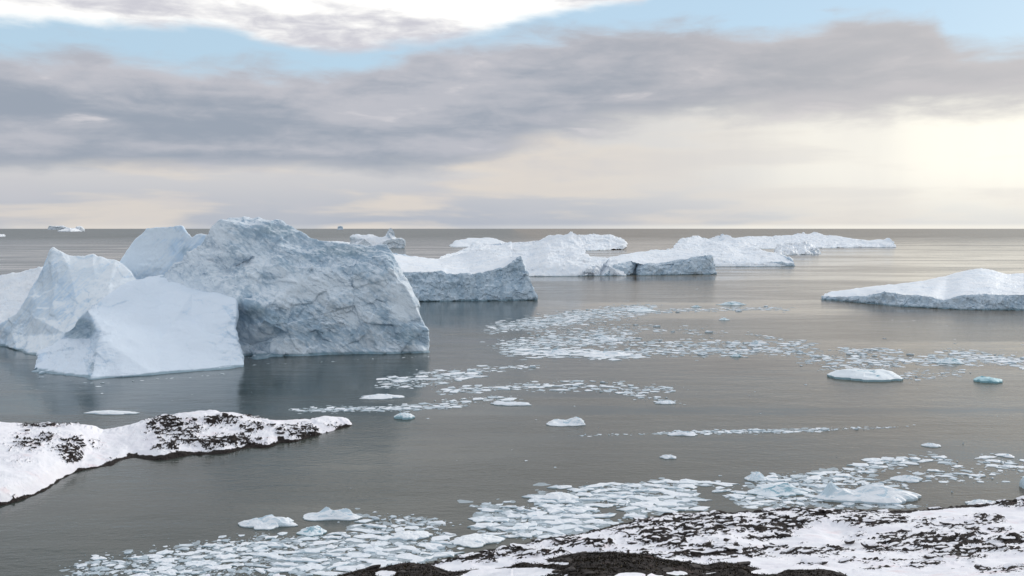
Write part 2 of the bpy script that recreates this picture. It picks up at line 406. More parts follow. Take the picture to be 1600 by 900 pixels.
M_WHITE = floe_material('white_ice', (.90, .93, .96), (.82, .88, .93), (.62, .75, .83))
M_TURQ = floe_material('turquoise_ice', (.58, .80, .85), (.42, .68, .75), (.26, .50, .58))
M_SLUSH = floe_material('slush', (.40, .46, .50), (.20, .24, .26), (.26, .31, .34))
def water_material():
    m, t, b = material('sea_water')
    g = t.new('ShaderNodeNewGeometry'); P = g.outputs['Position']
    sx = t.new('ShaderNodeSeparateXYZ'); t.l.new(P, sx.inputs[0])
    slick = t.noise(t.scale(P, (.0016, .0085, 1)), 1, 7, .62, 1.2)
    slick2 = t.noise(t.scale(P, (.012, .035, 1)), 1, 5, .6, .5)
    w1 = t.noise(t.scale(P, (.45, .8, 1)), 1, 4, .6)
    w2 = t.noise(t.scale(P, (.06, .13, 1)), 1, 3, .55)
    h = t.m('ADD', t.m('MULTIPLY', w1, .28), t.m('MULTIPLY', w2, .75))
    amt = t.m('ADD', t.m('MULTIPLY', t.step(.42, .58, slick), .8), t.m('MULTIPLY', t.step(.35, .65, slick2), .35))
    n = t.new('ShaderNodeBump'); n.inputs['Distance'].default_value = 1.0
    t.l.new(t.m('MULTIPLY_ADD', amt, .40, .10), n.inputs['Strength'])
    t.l.new(h, n.inputs['Height']); t.l.new(n.outputs[0], b.inputs['Normal'])
    t.put(b.inputs['Base Color'], t.mix(t.m('ADD', t.m('MULTIPLY', slick, .5), t.m('MULTIPLY', t.step(-90, 240, sx.outputs[0]), .75), clamp=True), (.016, .042, .046), (.155, .122, .080)))  # warmer to the right: reflected sky glow painted into the water colour
    t.l.new(t.m('ADD', t.m('MULTIPLY_ADD', amt, .12, .06), t.m('MULTIPLY', t.step(900, 7000, sx.outputs[1]), .20)), b.inputs['Roughness'])
    b.inputs['IOR'].default_value = 1.333
    return m
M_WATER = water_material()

def land_material(name, rockc, rockd, snow):
    m, t, b = material(name)
    g = t.new('ShaderNodeNewGeometry'); P = g.outputs['Position']
    a = t.new('ShaderNodeAttribute', attribute_name='rock')
    n1 = t.noise(P, .9, 6, .65); n2 = t.noise(P, 4, 5, .6)
    f = t.step(.44, .56, t.m('ADD', a.outputs['Fac'], t.m('ADD', t.m('MULTIPLY', t.m('SUBTRACT', n1, .5), 1.0), t.m('MULTIPLY', t.m('SUBTRACT', t.noise(P, 2.6, 5, .65), .5), 1.7))))
    rk = t.mix(t.step(.35, .65, n2), rockd, rockc)
    rk = t.mix(t.step(.60, .72, n1), rk, (.13, .085, .08))
    sw = t.mix(t.step(.4, .75, t.noise(P, .16, 5, .6)), snow, tuple(v * k for v, k in zip(snow, (.95, .93, .95))))
    sw = t.mix(t.m('MULTIPLY', t.step(.58, .70, t.noise(t.scale(P, (.10, .22, .2)), 1, 5, .6)), .55), sw, (.84, .70, .72))
    t.put(b.inputs['Base Color'], t.mix(f, sw, rk))
    b.inputs['Roughness'].default_value = .85; b.inputs['Specular IOR Level'].default_value = .12
    bump(t, b, t.m('ADD', t.m('MULTIPLY', n1, .6), t.m('MULTIPLY', n2, t.m('MULTIPLY_ADD', f, .5, .06))), .6, .35)
    return m
M_LAND = land_material('snowy_rock', (.052, .044, .041), (.010, .009, .009), (.90, .90, .94))
def rock_material(name='dark_rock', sn_lo=.72):
    m, t, b = material(name)
    g = t.new('ShaderNodeNewGeometry'); P = g.outputs['Position']
    sn = t.new('ShaderNodeSeparateXYZ'); t.l.new(g.outputs['Normal'], sn.inputs[0])
    n1 = t.noise(P, 1.4, 6, .65); n2 = t.noise(P, 6, 4, .6)
    rk = t.mix(t.step(.35, .68, n1), (.015, .013, .013), (.085, .070, .062))
    f = t.step(sn_lo, sn_lo + .2, t.m('ADD', sn.outputs[2], t.m('MULTIPLY', t.m('SUBTRACT', n1, .5), .9)))
    t.put(b.inputs['Base Color'], t.mix(f, rk, (.86, .86, .91)))
    b.inputs['Roughness'].default_value = .8; bump(t, b, n2, .6, .15)
    return m
M_ROCK = rock_material(); M_ROCK2 = rock_material('bare_rock', 1.25)
def heath_material():
    m, t, b = material('heath_twigs')
    a = t.new('ShaderNodeAttribute', attribute_name='tone')
    cc = t.mix(a.outputs['Fac'], (.005, .005, .004), (.024, .018, .011))
    cc = t.mix(t.step(.93, .99, a.outputs['Fac']), cc, (.22, .18, .12))
    t.put(b.inputs['Base Color'], cc); b.inputs['Roughness'].default_value = .9; b.inputs['Specular IOR Level'].default_value = .05
    return m
M_HEATH = heath_material()

# ------------------------------------------------------------------ the sea
def build_sea():
    R = np.concatenate([[25], np.geomspace(40, 220000, 70)]); nA = 128
    th = np.linspace(0, 2 * math.pi, nA, endpoint=False)
    V = np.stack([np.outer(R, np.sin(th)), np.outer(R, np.cos(th)), np.zeros((len(R), nA))], 2).reshape(-1, 3)
    V = np.concatenate([V, [[0, 0, 0]]])
    i = np.arange(len(R) - 1)[:, None]; j = np.arange(nA)[None]
    a = i * nA + j; b2 = i * nA + (j + 1) % nA
    Q = np.stack([a, b2, b2 + nA, a + nA], 2).reshape(-1, 4)
    F = np.concatenate([Q[:, [0, 1, 2]], Q[:, [0, 2, 3]], np.stack([np.full(nA, len(V) - 1), (np.arange(nA) + 1) % nA, np.arange(nA)], 1)])
    n = np.cross(V[F[:, 1]] - V[F[:, 0]], V[F[:, 2]] - V[F[:, 0]]); fl = n[:, 2] < 0; F[fl] = F[fl][:, ::-1]
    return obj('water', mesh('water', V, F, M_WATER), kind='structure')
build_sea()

# ------------------------------------------------------------------ the big iceberg
def part(name, parent, spec, mat, L, smooth=False, pale=(), dark=(), **kw):
    rk = {k: kw.pop(k) for k in ('amp', 's', 'pre', 'dip', 'fine', 'low', 'fold') if k in kw}
    V, F, A, T = rugged(*shell(*spec, **kw), L, **rk)
    px, py = project(V)
    at_ = {'zone': np.clip(zones(px, py, pale) - zones(px, py, dark), -1, 1) + .0} if (pale or dark) else None  # zones carry ice tone plus light and shade painted by place
    if parent is not None: V = V - np.array(parent.location)
    return obj(name, mesh(name, V, F, mat, smooth, at_), parent)
def empty(name, loc, label, cat, group=None):
    o = obj(name, None, None, label, cat, group, loc=loc); o.empty_display_size = 5; return o

big = empty('iceberg', tuple(at(330, 565, 420) * np.array([1, 1, 0])),
            'huge nearest iceberg with rugged blue-grey wall, smooth front face and pointed left peak', 'iceberg', 'icebergs')
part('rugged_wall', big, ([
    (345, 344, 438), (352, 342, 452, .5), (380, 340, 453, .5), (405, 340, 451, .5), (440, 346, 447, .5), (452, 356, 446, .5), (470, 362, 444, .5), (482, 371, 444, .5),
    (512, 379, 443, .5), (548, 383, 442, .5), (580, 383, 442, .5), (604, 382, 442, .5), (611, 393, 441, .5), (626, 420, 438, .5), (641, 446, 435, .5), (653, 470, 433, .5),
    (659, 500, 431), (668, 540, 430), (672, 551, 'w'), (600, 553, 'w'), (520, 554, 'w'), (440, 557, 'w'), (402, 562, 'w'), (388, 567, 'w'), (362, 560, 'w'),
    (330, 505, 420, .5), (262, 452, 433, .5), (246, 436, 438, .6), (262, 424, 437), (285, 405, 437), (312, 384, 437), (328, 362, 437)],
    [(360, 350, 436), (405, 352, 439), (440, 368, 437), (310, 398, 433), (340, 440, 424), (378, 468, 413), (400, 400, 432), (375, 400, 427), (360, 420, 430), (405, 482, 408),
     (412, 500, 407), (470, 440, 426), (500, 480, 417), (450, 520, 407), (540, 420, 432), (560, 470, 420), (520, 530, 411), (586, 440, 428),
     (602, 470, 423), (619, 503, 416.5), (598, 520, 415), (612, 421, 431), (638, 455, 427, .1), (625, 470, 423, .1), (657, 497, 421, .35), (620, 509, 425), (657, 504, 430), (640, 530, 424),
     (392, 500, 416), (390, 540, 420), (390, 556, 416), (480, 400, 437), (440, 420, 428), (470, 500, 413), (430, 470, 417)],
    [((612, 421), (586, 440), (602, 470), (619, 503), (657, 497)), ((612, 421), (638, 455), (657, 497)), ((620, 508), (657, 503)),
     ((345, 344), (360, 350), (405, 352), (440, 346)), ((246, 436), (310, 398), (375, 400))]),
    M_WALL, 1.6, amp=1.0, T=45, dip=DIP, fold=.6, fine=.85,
    pale=[(300, 400, 60, 30, 1), (340, 365, 30, 22, .9), (330, 445, 90, 26, 1), (480, 450, 90, 34, .9), (540, 490, 70, 22, .7), (625, 460, 34, 42, 1.2), (405, 530, 20, 36, .6), (450, 545, 70, 9, .6), (400, 410, 30, 50, .5)],  # paler ice tones, with the lit upper-left ledge painted in
    dark=[(430, 360, 60, 16, .8), (540, 392, 80, 14, .9), (400, 490, 26, 30, .9), (430, 500, 40, 26, .6), (500, 520, 60, 12, .6), (640, 525, 30, 20, .8), (600, 490, 16, 34, .6), (370, 430, 20, 30, .4)])  # darker ice tones, with shade painted into the recess beside the ramp
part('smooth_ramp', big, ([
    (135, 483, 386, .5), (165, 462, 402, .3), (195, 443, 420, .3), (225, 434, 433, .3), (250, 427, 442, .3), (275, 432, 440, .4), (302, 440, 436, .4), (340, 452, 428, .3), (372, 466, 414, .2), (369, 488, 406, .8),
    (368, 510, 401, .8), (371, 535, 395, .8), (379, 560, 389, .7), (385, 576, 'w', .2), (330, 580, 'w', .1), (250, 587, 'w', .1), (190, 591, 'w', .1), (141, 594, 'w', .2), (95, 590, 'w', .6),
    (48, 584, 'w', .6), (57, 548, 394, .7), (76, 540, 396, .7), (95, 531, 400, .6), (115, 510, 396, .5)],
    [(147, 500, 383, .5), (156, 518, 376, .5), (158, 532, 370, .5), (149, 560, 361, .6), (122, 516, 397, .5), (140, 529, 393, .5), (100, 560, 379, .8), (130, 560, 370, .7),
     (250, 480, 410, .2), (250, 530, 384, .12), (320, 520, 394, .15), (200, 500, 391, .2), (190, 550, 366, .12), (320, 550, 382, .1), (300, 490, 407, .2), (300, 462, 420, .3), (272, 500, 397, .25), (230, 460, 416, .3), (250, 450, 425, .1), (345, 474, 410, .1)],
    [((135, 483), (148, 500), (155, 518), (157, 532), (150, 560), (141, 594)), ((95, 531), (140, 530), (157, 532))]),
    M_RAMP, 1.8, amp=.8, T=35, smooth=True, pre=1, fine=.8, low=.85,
    dark=[(124, 515, 30, 22, 1.5), (146, 575, 9, 18, .9), (90, 540, 26, 9, .7)], pale=[(250, 540, 100, 40, .6), (80, 570, 30, 14, .8)])  # dark: rough grey ice and painted shade in the left notch
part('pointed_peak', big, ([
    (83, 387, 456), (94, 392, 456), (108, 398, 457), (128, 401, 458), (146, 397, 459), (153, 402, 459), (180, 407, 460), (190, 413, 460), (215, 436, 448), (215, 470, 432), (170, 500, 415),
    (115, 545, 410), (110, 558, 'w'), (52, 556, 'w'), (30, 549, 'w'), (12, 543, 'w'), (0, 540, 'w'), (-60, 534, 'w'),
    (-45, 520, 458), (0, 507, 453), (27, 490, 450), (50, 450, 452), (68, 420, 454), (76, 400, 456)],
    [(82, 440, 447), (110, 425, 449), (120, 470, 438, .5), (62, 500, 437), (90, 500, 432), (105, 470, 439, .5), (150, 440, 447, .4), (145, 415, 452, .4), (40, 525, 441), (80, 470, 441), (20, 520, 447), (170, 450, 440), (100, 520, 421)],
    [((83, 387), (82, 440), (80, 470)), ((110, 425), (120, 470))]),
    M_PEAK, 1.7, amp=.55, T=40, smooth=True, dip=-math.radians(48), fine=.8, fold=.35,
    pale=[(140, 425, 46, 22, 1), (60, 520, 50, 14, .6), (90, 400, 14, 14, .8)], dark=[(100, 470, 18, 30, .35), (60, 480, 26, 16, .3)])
part('flat_topped_block', big, ([
    (180, 418, 466), (198, 392, 467), (212, 373, 468), (220, 367, 470), (229, 356, 482), (258, 354, 484), (285, 353, 484), (291, 362, 478), (300, 370, 476), (309, 365, 476), (326, 368, 476),
    (336, 362, 474), (350, 352, 474), (355, 440, 470), (345, 531, 'w'), (185, 531, 'w'), (178, 450, 465)],
    [(256, 379, 466, .2), (225, 375, 466, .2), (264, 395, 466), (270, 414, 462), (292, 385, 473), (240, 420, 462), (205, 425, 463), (310, 400, 470), (250, 450, 464)],
    [((212, 373), (225, 374), (256, 378), (285, 353)), ((256, 378), (264, 395), (270, 414))]),
    M_PEAK, 1.7, amp=.45, T=45, smooth=True, fold=.2, pale=[(252, 365, 34, 9, 1.8), (228, 398, 42, 32, 1.1)], dark=[(290, 392, 20, 16, .7)])  # brightness painted on top and left face, shade on the right face
part('snow_slope', big, ([
    (-90, 450, 560), (-40, 436, 556), (0, 430, 552), (30, 425, 550), (66, 417, 548), (105, 432, 540), (105, 526, 'w'), (40, 526, 'w'), (0, 527, 'w'), (-90, 527, 'w')],
    [(0, 480, 515), (50, 480, 515), (-50, 490, 515)]),
    M_SNOW, 2.0, amp=.4, T=60, smooth=True, pre=1)

# ------------------------------------------------------------------ the other icebergs: each a snow cap over ice cliffs
def berg(label, spec, px=1.8, amp=1.0, s=1.0, cap=.45, cliff=M_CLIFF, snow=M_SNOW, T=60, parts=True, **kw):
    V, F, A, tag = shell(*spec, T=T, **kw)
    L = px
    V, F, A, tag = refine(V, F, A, tag, L * 4)
    cnt = sum(np.bincount(F[:, k], minlength=len(V)) for k in range(3)); capv = sum(np.bincount(F[:, k], tag.astype(float), len(V)) for k in range(3))
    fr = capv / np.maximum(cnt, 1)
    V = relax(V, F, 4, .5, (fr > .99).astype(float))
    A = A * np.stack([1 - (1 - cap) * fr, np.ones(len(fr))], 1)
    V, F, A, tag = rugged(V, F, A, tag, L, amp, s)
    lo = V.copy(); base = np.array([V[:, 0].mean(), V[:, 1].mean(), 0.0]); V = V - base
    if not parts:
        return obj('iceberg', mesh('iceberg', V, F, cliff), None, label, 'iceberg', 'icebergs', loc=base)
    o = empty('iceberg', base, label, 'iceberg', 'icebergs')
    for nm, sel, mt, sm in (('snow_cap', tag == 1, snow, True), ('ice_cliff', tag == 0, cliff, False)):
        f = F[sel]
        if len(f) == 0: continue
        u, inv = np.unique(f, return_inverse=True)
        obj(nm, mesh(nm, V[u], inv.reshape(-1, 3), mt, sm), o)
    return o

berg('iceberg with dished snow top and blue-grey cliff ending in a sharp right horn', ([
    (585, 392, 880), (612, 395, 885), (640, 400, 895), (685, 406, 905), (715, 398, 930), (745, 393, 900), (775, 398, 840), (800, 403, 785), (813, 401, 0), (821, 425, 0), (834, 455, 0), (842, 469, 'w'),
    (760, 470, 'w'), (660, 471, 'w'), (590, 471, 'w'), (588, 425, 0)],
    [(633, 426, 0), (690, 425, 0), (697, 429, 0), (740, 428, 0), (785, 419, 0), (802, 409, 0), (640, 410, 820), (700, 413, 830), (750, 412, 800)],
    [((588, 425), (633, 426), (690, 425), (697, 429), (740, 428), (785, 419), (802, 409), (813, 401))]), amp=.9, s=1.3, cap=.25, backz=.85)
M_B3 = ice_material('berg_white_ice', (.80, .84, .90), (.60, .69, .78), s=3, crack=.1, wet=1.8, bs=.15)
berg('broad white hilly iceberg with central peak behind the sharp-horned one', ([
    (680, 408, 1180), (700, 400, 1240), (722, 390, 1320), (738, 384, 1360), (760, 382, 1380), (800, 380, 1380), (830, 379, 1380), (850, 373, 1370), (870, 367, 1350), (893, 361, 1340), (904, 369, 1330),
    (910, 382, 1310), (914, 394, 1240), (920, 402, 1190), (952, 403, 1180), (964, 406, 1160), (976, 431, 'w'), (952, 431, 'w'), (945, 429, 'w'), (938, 431, 'w'), (900, 432, 'w'), (870, 432, 'w'), (820, 432, 'w'), (760, 433, 'w'), (680, 434, 'w')],
    [(860, 411, 1135), (885, 413, 1130), (925, 415, 1128), (940, 415, 1128), (945, 415, 1150), (951, 415, 1130), (872, 396, 1230), (893, 380, 1300), (884, 398, 1225), (895, 396, 1210), (800, 402, 1230), (770, 392, 1300), (830, 390, 1300)],
    [((860, 411), (885, 413), (925, 415), (940, 415), (945, 415), (951, 415), (964, 406))]), amp=1.0, s=2.2, cap=.5, cliff=M_B3, T=90)
berg('long low white iceberg with grey cliff nose, right of the hilly one', ([
    (936, 405, 1200), (960, 398, 1230), (985, 393, 1260), (1010, 390, 1280), (1050, 388, 1290), (1085, 391, 1260), (1101, 397, 1185), (1112, 401, 0), (1117, 418, 0), (1119, 428.5, 'w'), (1060, 429.5, 'w'), (1000, 430, 'w'), (990, 429, 'w'), (980, 430, 'w'), (940, 431, 'w')],
    [(960, 414, 0), (985, 409, 0), (995, 412, 1165), (1005, 413, 0), (1030, 413, 0), (1070, 405, 0), (1095, 400, 0), (1050, 397, 1230), (1000, 400, 1220)],
    [((960, 414), (985, 409), (1005, 413), (1030, 413), (1070, 405), (1095, 400), (1112, 401))]), amp=.9, s=2.0, cap=.3, T=80)
berg('white iceberg with lumpy peaks and short dark cliff, behind the long low one', ([
    (1042, 392, 1620), (1050, 388, 1640), (1062, 374, 1760), (1075, 371, 1780), (1090, 370, 1800), (1108, 373, 1790), (1130, 366, 1780), (1146, 372, 1740), (1165, 382, 1690), (1200, 391, 1600), (1218, 398, 1520), (1236, 404, 1440), (1241, 411, 1405),
    (1242, 416, 'w'), (1180, 417, 'w'), (1115, 417, 'w'), (1042, 419, 'w')],
    [(1110, 406, 1412), (1150, 407, 1408), (1200, 409, 1405), (1120, 392, 1560), (1090, 385, 1680), (1130, 378, 1720), (1160, 392, 1620), (1070, 390, 1600), (1060, 406, 1420)],
    [((1060, 406), (1110, 406), (1150, 407), (1200, 409), (1241, 411))]), amp=1.0, s=2.6, cap=.5, cliff=M_CLIFF, T=100)
berg('long flat far iceberg reaching farthest right below the bright horizon', ([
    (1140, 372, 3000), (1170, 369, 3050), (1200, 368, 3100), (1240, 366, 3120), (1275, 364, 3120), (1302, 367, 3060), (1330, 372, 2960), (1362, 374, 2910), (1380, 375, 2890), (1391, 373, 2880), (1398, 379, 2860), (1399, 386.6, 'w'), (1340, 387, 'w'), (1280, 388, 'w'), (1140, 390, 'w')],
    [(1280, 378, 2890), (1330, 378, 2880), (1220, 376, 2950), (1365, 379, 2870), (1180, 380, 2850)],
    [((1180, 380), (1220, 376), (1280, 378), (1330, 378), (1365, 379), (1398, 379))]), amp=1.3, s=4, cap=.4, T=150)
M_B7 = ice_material('berg_pale_rough_ice', (.74, .80, .86), (.52, .62, .70), s=3, crack=.1, wet=1.5, bs=.12)
berg('small crumbly pale iceberg at the end of the right-hand far row', ([
    (1213, 393, 2080), (1222, 384, 2120), (1238, 381, 2130), (1252, 378, 2140), (1270, 383, 2120), (1280, 386, 2100), (1283, 397, 'w'), (1250, 398, 'w'), (1214, 399, 'w')],
    [(1235, 390, 2070), (1262, 390, 2068)]), amp=1.5, s=3, cap=.9, cliff=M_B7, T=80)
berg('low flat iceberg with rounded left end on the far left of the row', ([
    (703, 384, 3040), (712, 376, 3100), (727, 371, 3150), (750, 370, 3160), (772, 370, 3150), (786, 376, 3120), (800, 382, 3100), (800, 386, 'w'), (740, 386, 'w'), (704, 386, 'w')],
    [(735, 380, 3020), (770, 380, 3020)]), amp=.8, s=4, cap=.4, cliff=M_B3, T=120)
berg('small iceberg with dark blue-grey front face beside the white hills', ([
    (753, 388, 2560), (757, 380, 2620), (800, 379, 2660), (835, 376, 2660), (845, 384, 2580), (845, 390, 'w'), (800, 391, 'w'), (754, 391, 'w')],
    [(760, 382, 2545), (795, 383, 2545), (830, 384, 2545)], [((760, 382), (795, 383), (830, 384))]), amp=.8, s=3, cap=.4, T=90)
berg('rounded pale iceberg behind the right shoulder of the white peak', ([
    (885, 376, 2560), (900, 368, 2620), (915, 365, 2650), (945, 364, 2660), (962, 365, 2650), (971, 371, 2640), (978, 380, 2600), (976, 386, 2520), (950, 390, 2470), (920, 392, 'w'), (885, 392, 'w')],
    [(930, 380, 2520), (955, 378, 2560)]), amp=1.2, s=4, cap=.6, cliff=M_B7, T=120)
berg('low snow-topped iceberg cut by the right edge of the picture', ([
    (1284, 463, 0), (1300, 456, 775), (1350, 450, 775), (1400, 445, 775), (1440, 438, 785), (1480, 429, 800), (1508, 421, 806), (1530, 416, 808), (1552, 420, 800), (1580, 427, 790), (1610, 426, 790), (1700, 420, 800), (1790, 440, 790), (1800, 484, 'w'),
    (1700, 485, 'w'), (1600, 485, 'w'), (1500, 484, 'w'), (1420, 480, 'w'), (1360, 475, 'w'), (1320, 471, 'w'), (1284, 468, 'w')],
    [(1305, 464, 0), (1350, 464, 0), (1382, 456, 0), (1410, 460, 0), (1450, 463, 0), (1475, 470, 0), (1500, 463, 0), (1550, 461, 0), (1600, 461, 0), (1700, 460, 0), (1500, 440, 730), (1600, 445, 720), (1420, 448, 730)],
    [((1284, 463), (1305, 464), (1350, 464), (1382, 455), (1410, 460), (1450, 463), (1475, 470), (1500, 463), (1550, 461), (1600, 461), (1700, 460))]), amp=.8, s=1.3, cap=.3, T=70)
berg('small craggy far iceberg with thin spire, seen over the big wall', ([
    (546, 384, 2720), (549, 371, 2730), (556, 366, 2740), (570, 364, 2750), (590, 366, 2750), (603, 369, 2750), (607, 363, 2740), (611, 356, 2735), (614, 360, 2735), (617, 370, 2735), (628, 373, 2740), (633, 379, 2730), (632, 387.5, 'w'), (590, 388, 'w'), (546, 388, 'w')],
    [(570, 374, 2700), (600, 378, 2700), (612, 374, 2705)]), amp=.9, s=3, cap=.8, cliff=M_B7, T=60, shrink=.7)
berg('flat sliver of far ice just above the dip of the big wall', ([
    (490, 382, 3600), (508, 377, 3650), (530, 377, 3650), (552, 380, 3600), (556, 386, 'w'), (490, 386, 'w')], [(520, 380, 3500)]), amp=.6, s=4, cap=.6, cliff=M_B3, T=120)
berg('far white iceberg on the left part of the horizon', ([
    (92, 361, 17000), (97, 357.5, 17200), (108, 356.5, 17300), (118, 357, 17300), (122, 355.5, 17300), (127, 356, 17200), (130, 361, 17000), (129, 361.8, 'w'), (110, 362, 'w'), (92, 362, 'w')], [(110, 359.5, 16800)]), px=.8, amp=1, s=20, cliff=M_B3, T=600, parts=False)
berg('faint grey iceberg on the horizon left of the far white one', ([
    (74, 358.5, 40000), (76, 353, 40500), (84, 353.5, 40500), (92, 355, 40500), (100, 354, 40500), (106, 356, 40500), (108, 359, 'w'), (74, 359, 'w')], [(90, 356.5, 39800)]), px=.8, amp=1, s=40, cliff=M_B7, T=1500, parts=False)
berg('tiny white far iceberg at the left edge below the horizon', ([
    (-14, 370, 6400), (-10, 366.5, 6500), (0, 367, 6500), (6, 368, 6450), (8, 370, 'w'), (-14, 370.3, 'w')], [(0, 368.6, 6350)]), px=.8, amp=1, s=8, cliff=M_B3, T=200, parts=False)
berg('tiny dark block of ice on the horizon right of the tower', ([
    (528, 357.5, 36000), (529, 354, 36100), (532, 353.3, 36100), (535, 354.3, 36100), (536, 357.5, 36000), (536, 359.2, 'w'), (528, 359.2, 'w')], [(532, 356, 35800)]), px=.5, amp=.6, s=30, cliff=M_CLIFF, T=600, parts=False)

# ------------------------------------------------------------------ land
def rocks_on(parent, spots, base=np.zeros(3), mat=None):
    """single boulders and ledges standing out of the snow: children of the land"""
    variants = []
    for k in range(8):
        bm = bmesh.new(); bmesh.ops.create_icosphere(bm, subdivisions=2, radius=1)
        V = np.array([tuple(v.co) for v in bm.verts]); bm.verts.index_update()
        F = np.array([[v.index for v in f.verts] for f in bm.faces]); bm.free()
        V = V * (1 + .35 * fbm(V * 1.1 + 31 * k, 2))[:, None]
        V = np.sign(V) * np.abs(V) ** .8; V[:, 2] *= .75
        variants.append(mesh('rock', V, F, mat or M_ROCK, False))
    for p, sx, sy, sz, rz in spots:
        o = obj('rock', random.choice(variants), parent, loc=tuple(np.array(p) - base))
        o.scale = (sx, sy, sz); o.rotation_euler = (random.uniform(-.2, .2), random.uniform(-.2, .2), rz)

# island on the left
ISL = ([(-260, 640, 250), (-120, 650, 240), (0, 658, 236), (45, 663, 238), (90, 661, 241), (108, 658, 243), (140, 662, 244), (160, 671, 247), (200, 664, 250), (235, 652, 255), (270, 643, 260), (320, 638, 263), (370, 643, 263),
        (410, 652, 262), (440, 658, 262), (475, 659, 262), (500, 653, 264), (530, 650, 268), (548, 655, 268), (563, 663, 'w'), (545, 671, 'w'), (525, 678, 'w'), (480, 689, 'w'), (440, 697, 'w'), (400, 705, 'w'), (300, 720, 'w'), (230, 728, 'w'), (180, 735, 'w'), (125, 740, 'w'), (108, 748, 'w'), (75, 770, 'w'), (40, 783, 'w'), (0, 794, 'w'), (-120, 810, 'w'), (-260, 830, 'w')],
       [(0, 700, 214), (60, 695, 220), (100, 690, 226), (95, 720, 214), (120, 722, 218), (0, 760, 191), (60, 740, 202), (150, 700, 232), (200, 695, 236), (170, 725, 221), (260, 670, 249), (300, 690, 238), (250, 705, 230), (330, 660, 254), (380, 675, 248), (350, 700, 235), (430, 672, 252), (420, 692, 241), (480, 675, 253), (520, 664, 262), (460, 685, 247)])
V, F, A, T = shell(*ISL, T=26, shrink=.98, backz=-2.0)
V, F, A, T = refine(V, F, A, T, 12); V = relax(V, F, 2, .4)
V, F, A, T = refine(V, F, A, T, 1.9)
px, py = project(V)
zi = zones(px, py, [(112, 703, 30, 28, 1.14), (115, 715, 19, 11, 1.24), (275, 672, 66, 30, 0.99), (268, 655, 49, 8, 1.14), (345, 658, 39, 13, 1.29), (345, 690, 88, 17, 1.04), (470, 675, 50, 17, 1.09), (395, 668, 44, 13, 0.84), (75, 664, 55, 6, 1.14), (50, 690, 66, 27, 0.69), (30, 775, 44, 11, 0.49), (200, 655, 44, 8, 0.94), (260, 700, 33, 11, 0.94), (500, 690, 44, 5, 0.64), (180, 715, 33, 6, 0.54), (525, 664, 30, 9, .75), (440, 692, 60, 7, .75), (150, 692, 26, 14, .6), (300, 712, 60, 6, .6), (30, 720, 50, 14, .5), (400, 652, 30, 6, .8)])
zi = np.maximum(zi * 1.0, .27 * (V[:, 2] > .8))
q = V * np.array([1, 1, 1.0])
rn = .55 * fbm(q * np.array([.4, .5, .5]), 4) + .35 * ridged(q * .8 + 3, 3) + .40 * fbm(q * 1.6, 3)
rock = .95 * sstep(.28, .95, zi * (.58 + 1.0 * rn + .45 * fbm(q * 3.1, 2)))
rock0 = rock
rock = np.maximum(rock, 1.3 * (1 - sstep(.22, .70, V[:, 2] + .35 * fbm(V * .35, 2))))
nn, _ = normals(V, F)
V = V + np.stack([0 * rock, 0 * rock, .5 * fbm(q * .12, 3) + .12 * fbm(q * .6, 2) + rock0 * (.25 + .8 * np.abs(fbm(q * .7 + 7, 3)))], 1) * (V[:, 2] > -.5)[:, None]
island = obj('island', mesh('island', V, F, M_LAND, True, {'rock': rock}), kind='structure')
sp = []
cand = np.where((rock > .6) & (V[:, 2] > 1.0) & (nn[:, 1] < .3) & (px > -40))[0]
for i in rng.choice(cand, 110, replace=False):
    s_ = random.uniform(.25, .75); sp.append((V[i] + [0, 0, .05 * s_], s_ * random.uniform(1, 1.8), s_ * random.uniform(.8, 1.2), s_ * random.uniform(.6, 1.0), random.uniform(-.5, .5)))
rocks_on(island, sp)

# foreground shore: profile from the viewpoint hill down to the waterline
SH = [(-900, 1500), (-300, 1500), (100, 1150), (350, 1000), (500, 930), (580, 905), (640, 893), (690, 880), (740, 868), (800, 857), (870, 846), (930, 833), (980, 821), (1040, 808), (1100, 805), (1180, 803), (1250, 800), (1330, 801), (1420, 800), (1500, 793), (1550, 789), (1600, 781), (1700, 772), (1900, 760), (2600, 740)]
sht = np.array([sea(a, b)[0] / sea(a, b)[1] for a, b in SH]); shd = np.array([sea(a, b)[1] for a, b in SH])
SP_D = [-60, -10, 0, 10, 20, 30, 45, 60, 80, 110, 125, 150, 170, 182, 187, 195, 230]
SP_Z = [64, 59.5, 58.2, 54.5, 49.5, 44.5, 37.5, 31.5, 24.5, 15, 11, 6.2, 3.0, 1.4, 0, -2, -10]
CR = [(300, 1010), (420, 935), (480, 915), (525, 899), (570, 889), (610, 883), (640, 881), (672, 887), (700, 896), (730, 894), (780, 886), (840, 874), (890, 864), (930, 860), (965, 859), (1005, 861), (1035, 868), (1070, 873), (1105, 880), (1130, 877), (1160, 879), (1185, 885), (1230, 890), (1285, 890), (1310, 897), (1345, 912), (1420, 960), (1600, 1000)]
MD = 40.0
crt = np.array([at(a, b, MD)[0] / MD for a, b in CR]); crz = np.array([at(a, b, MD)[2] for a, b in CR])
nT = 820
tt = np.concatenate([np.linspace(-1.0, -.31, 30), np.linspace(-.3, .62, 760), np.linspace(.63, 1.15, 30)]); dd = np.concatenate([np.linspace(-8, 24, 30), np.linspace(24.3, 46, 130), np.linspace(46.8, 104, 30), np.linspace(104.4, 200, 210)])
TT, DD = np.meshgrid(tt, dd)
XX = TT * np.maximum(DD, 0) + TT * 14 * np.clip(1 - DD / 40, 0, 1); YY = DD
tq = XX / np.maximum(DD, 14)
SD = np.interp(tq, sht, shd)
H = np.interp(DD / SD * 187, SP_D, SP_Z)
P0 = np.stack([XX.ravel(), YY.ravel(), 0 * XX.ravel()], 1)
lump = (.28 * fbm(P0 * .45, 3)).reshape(XX.shape)
zc = np.interp(tq, crt, crz) + .35 * lump
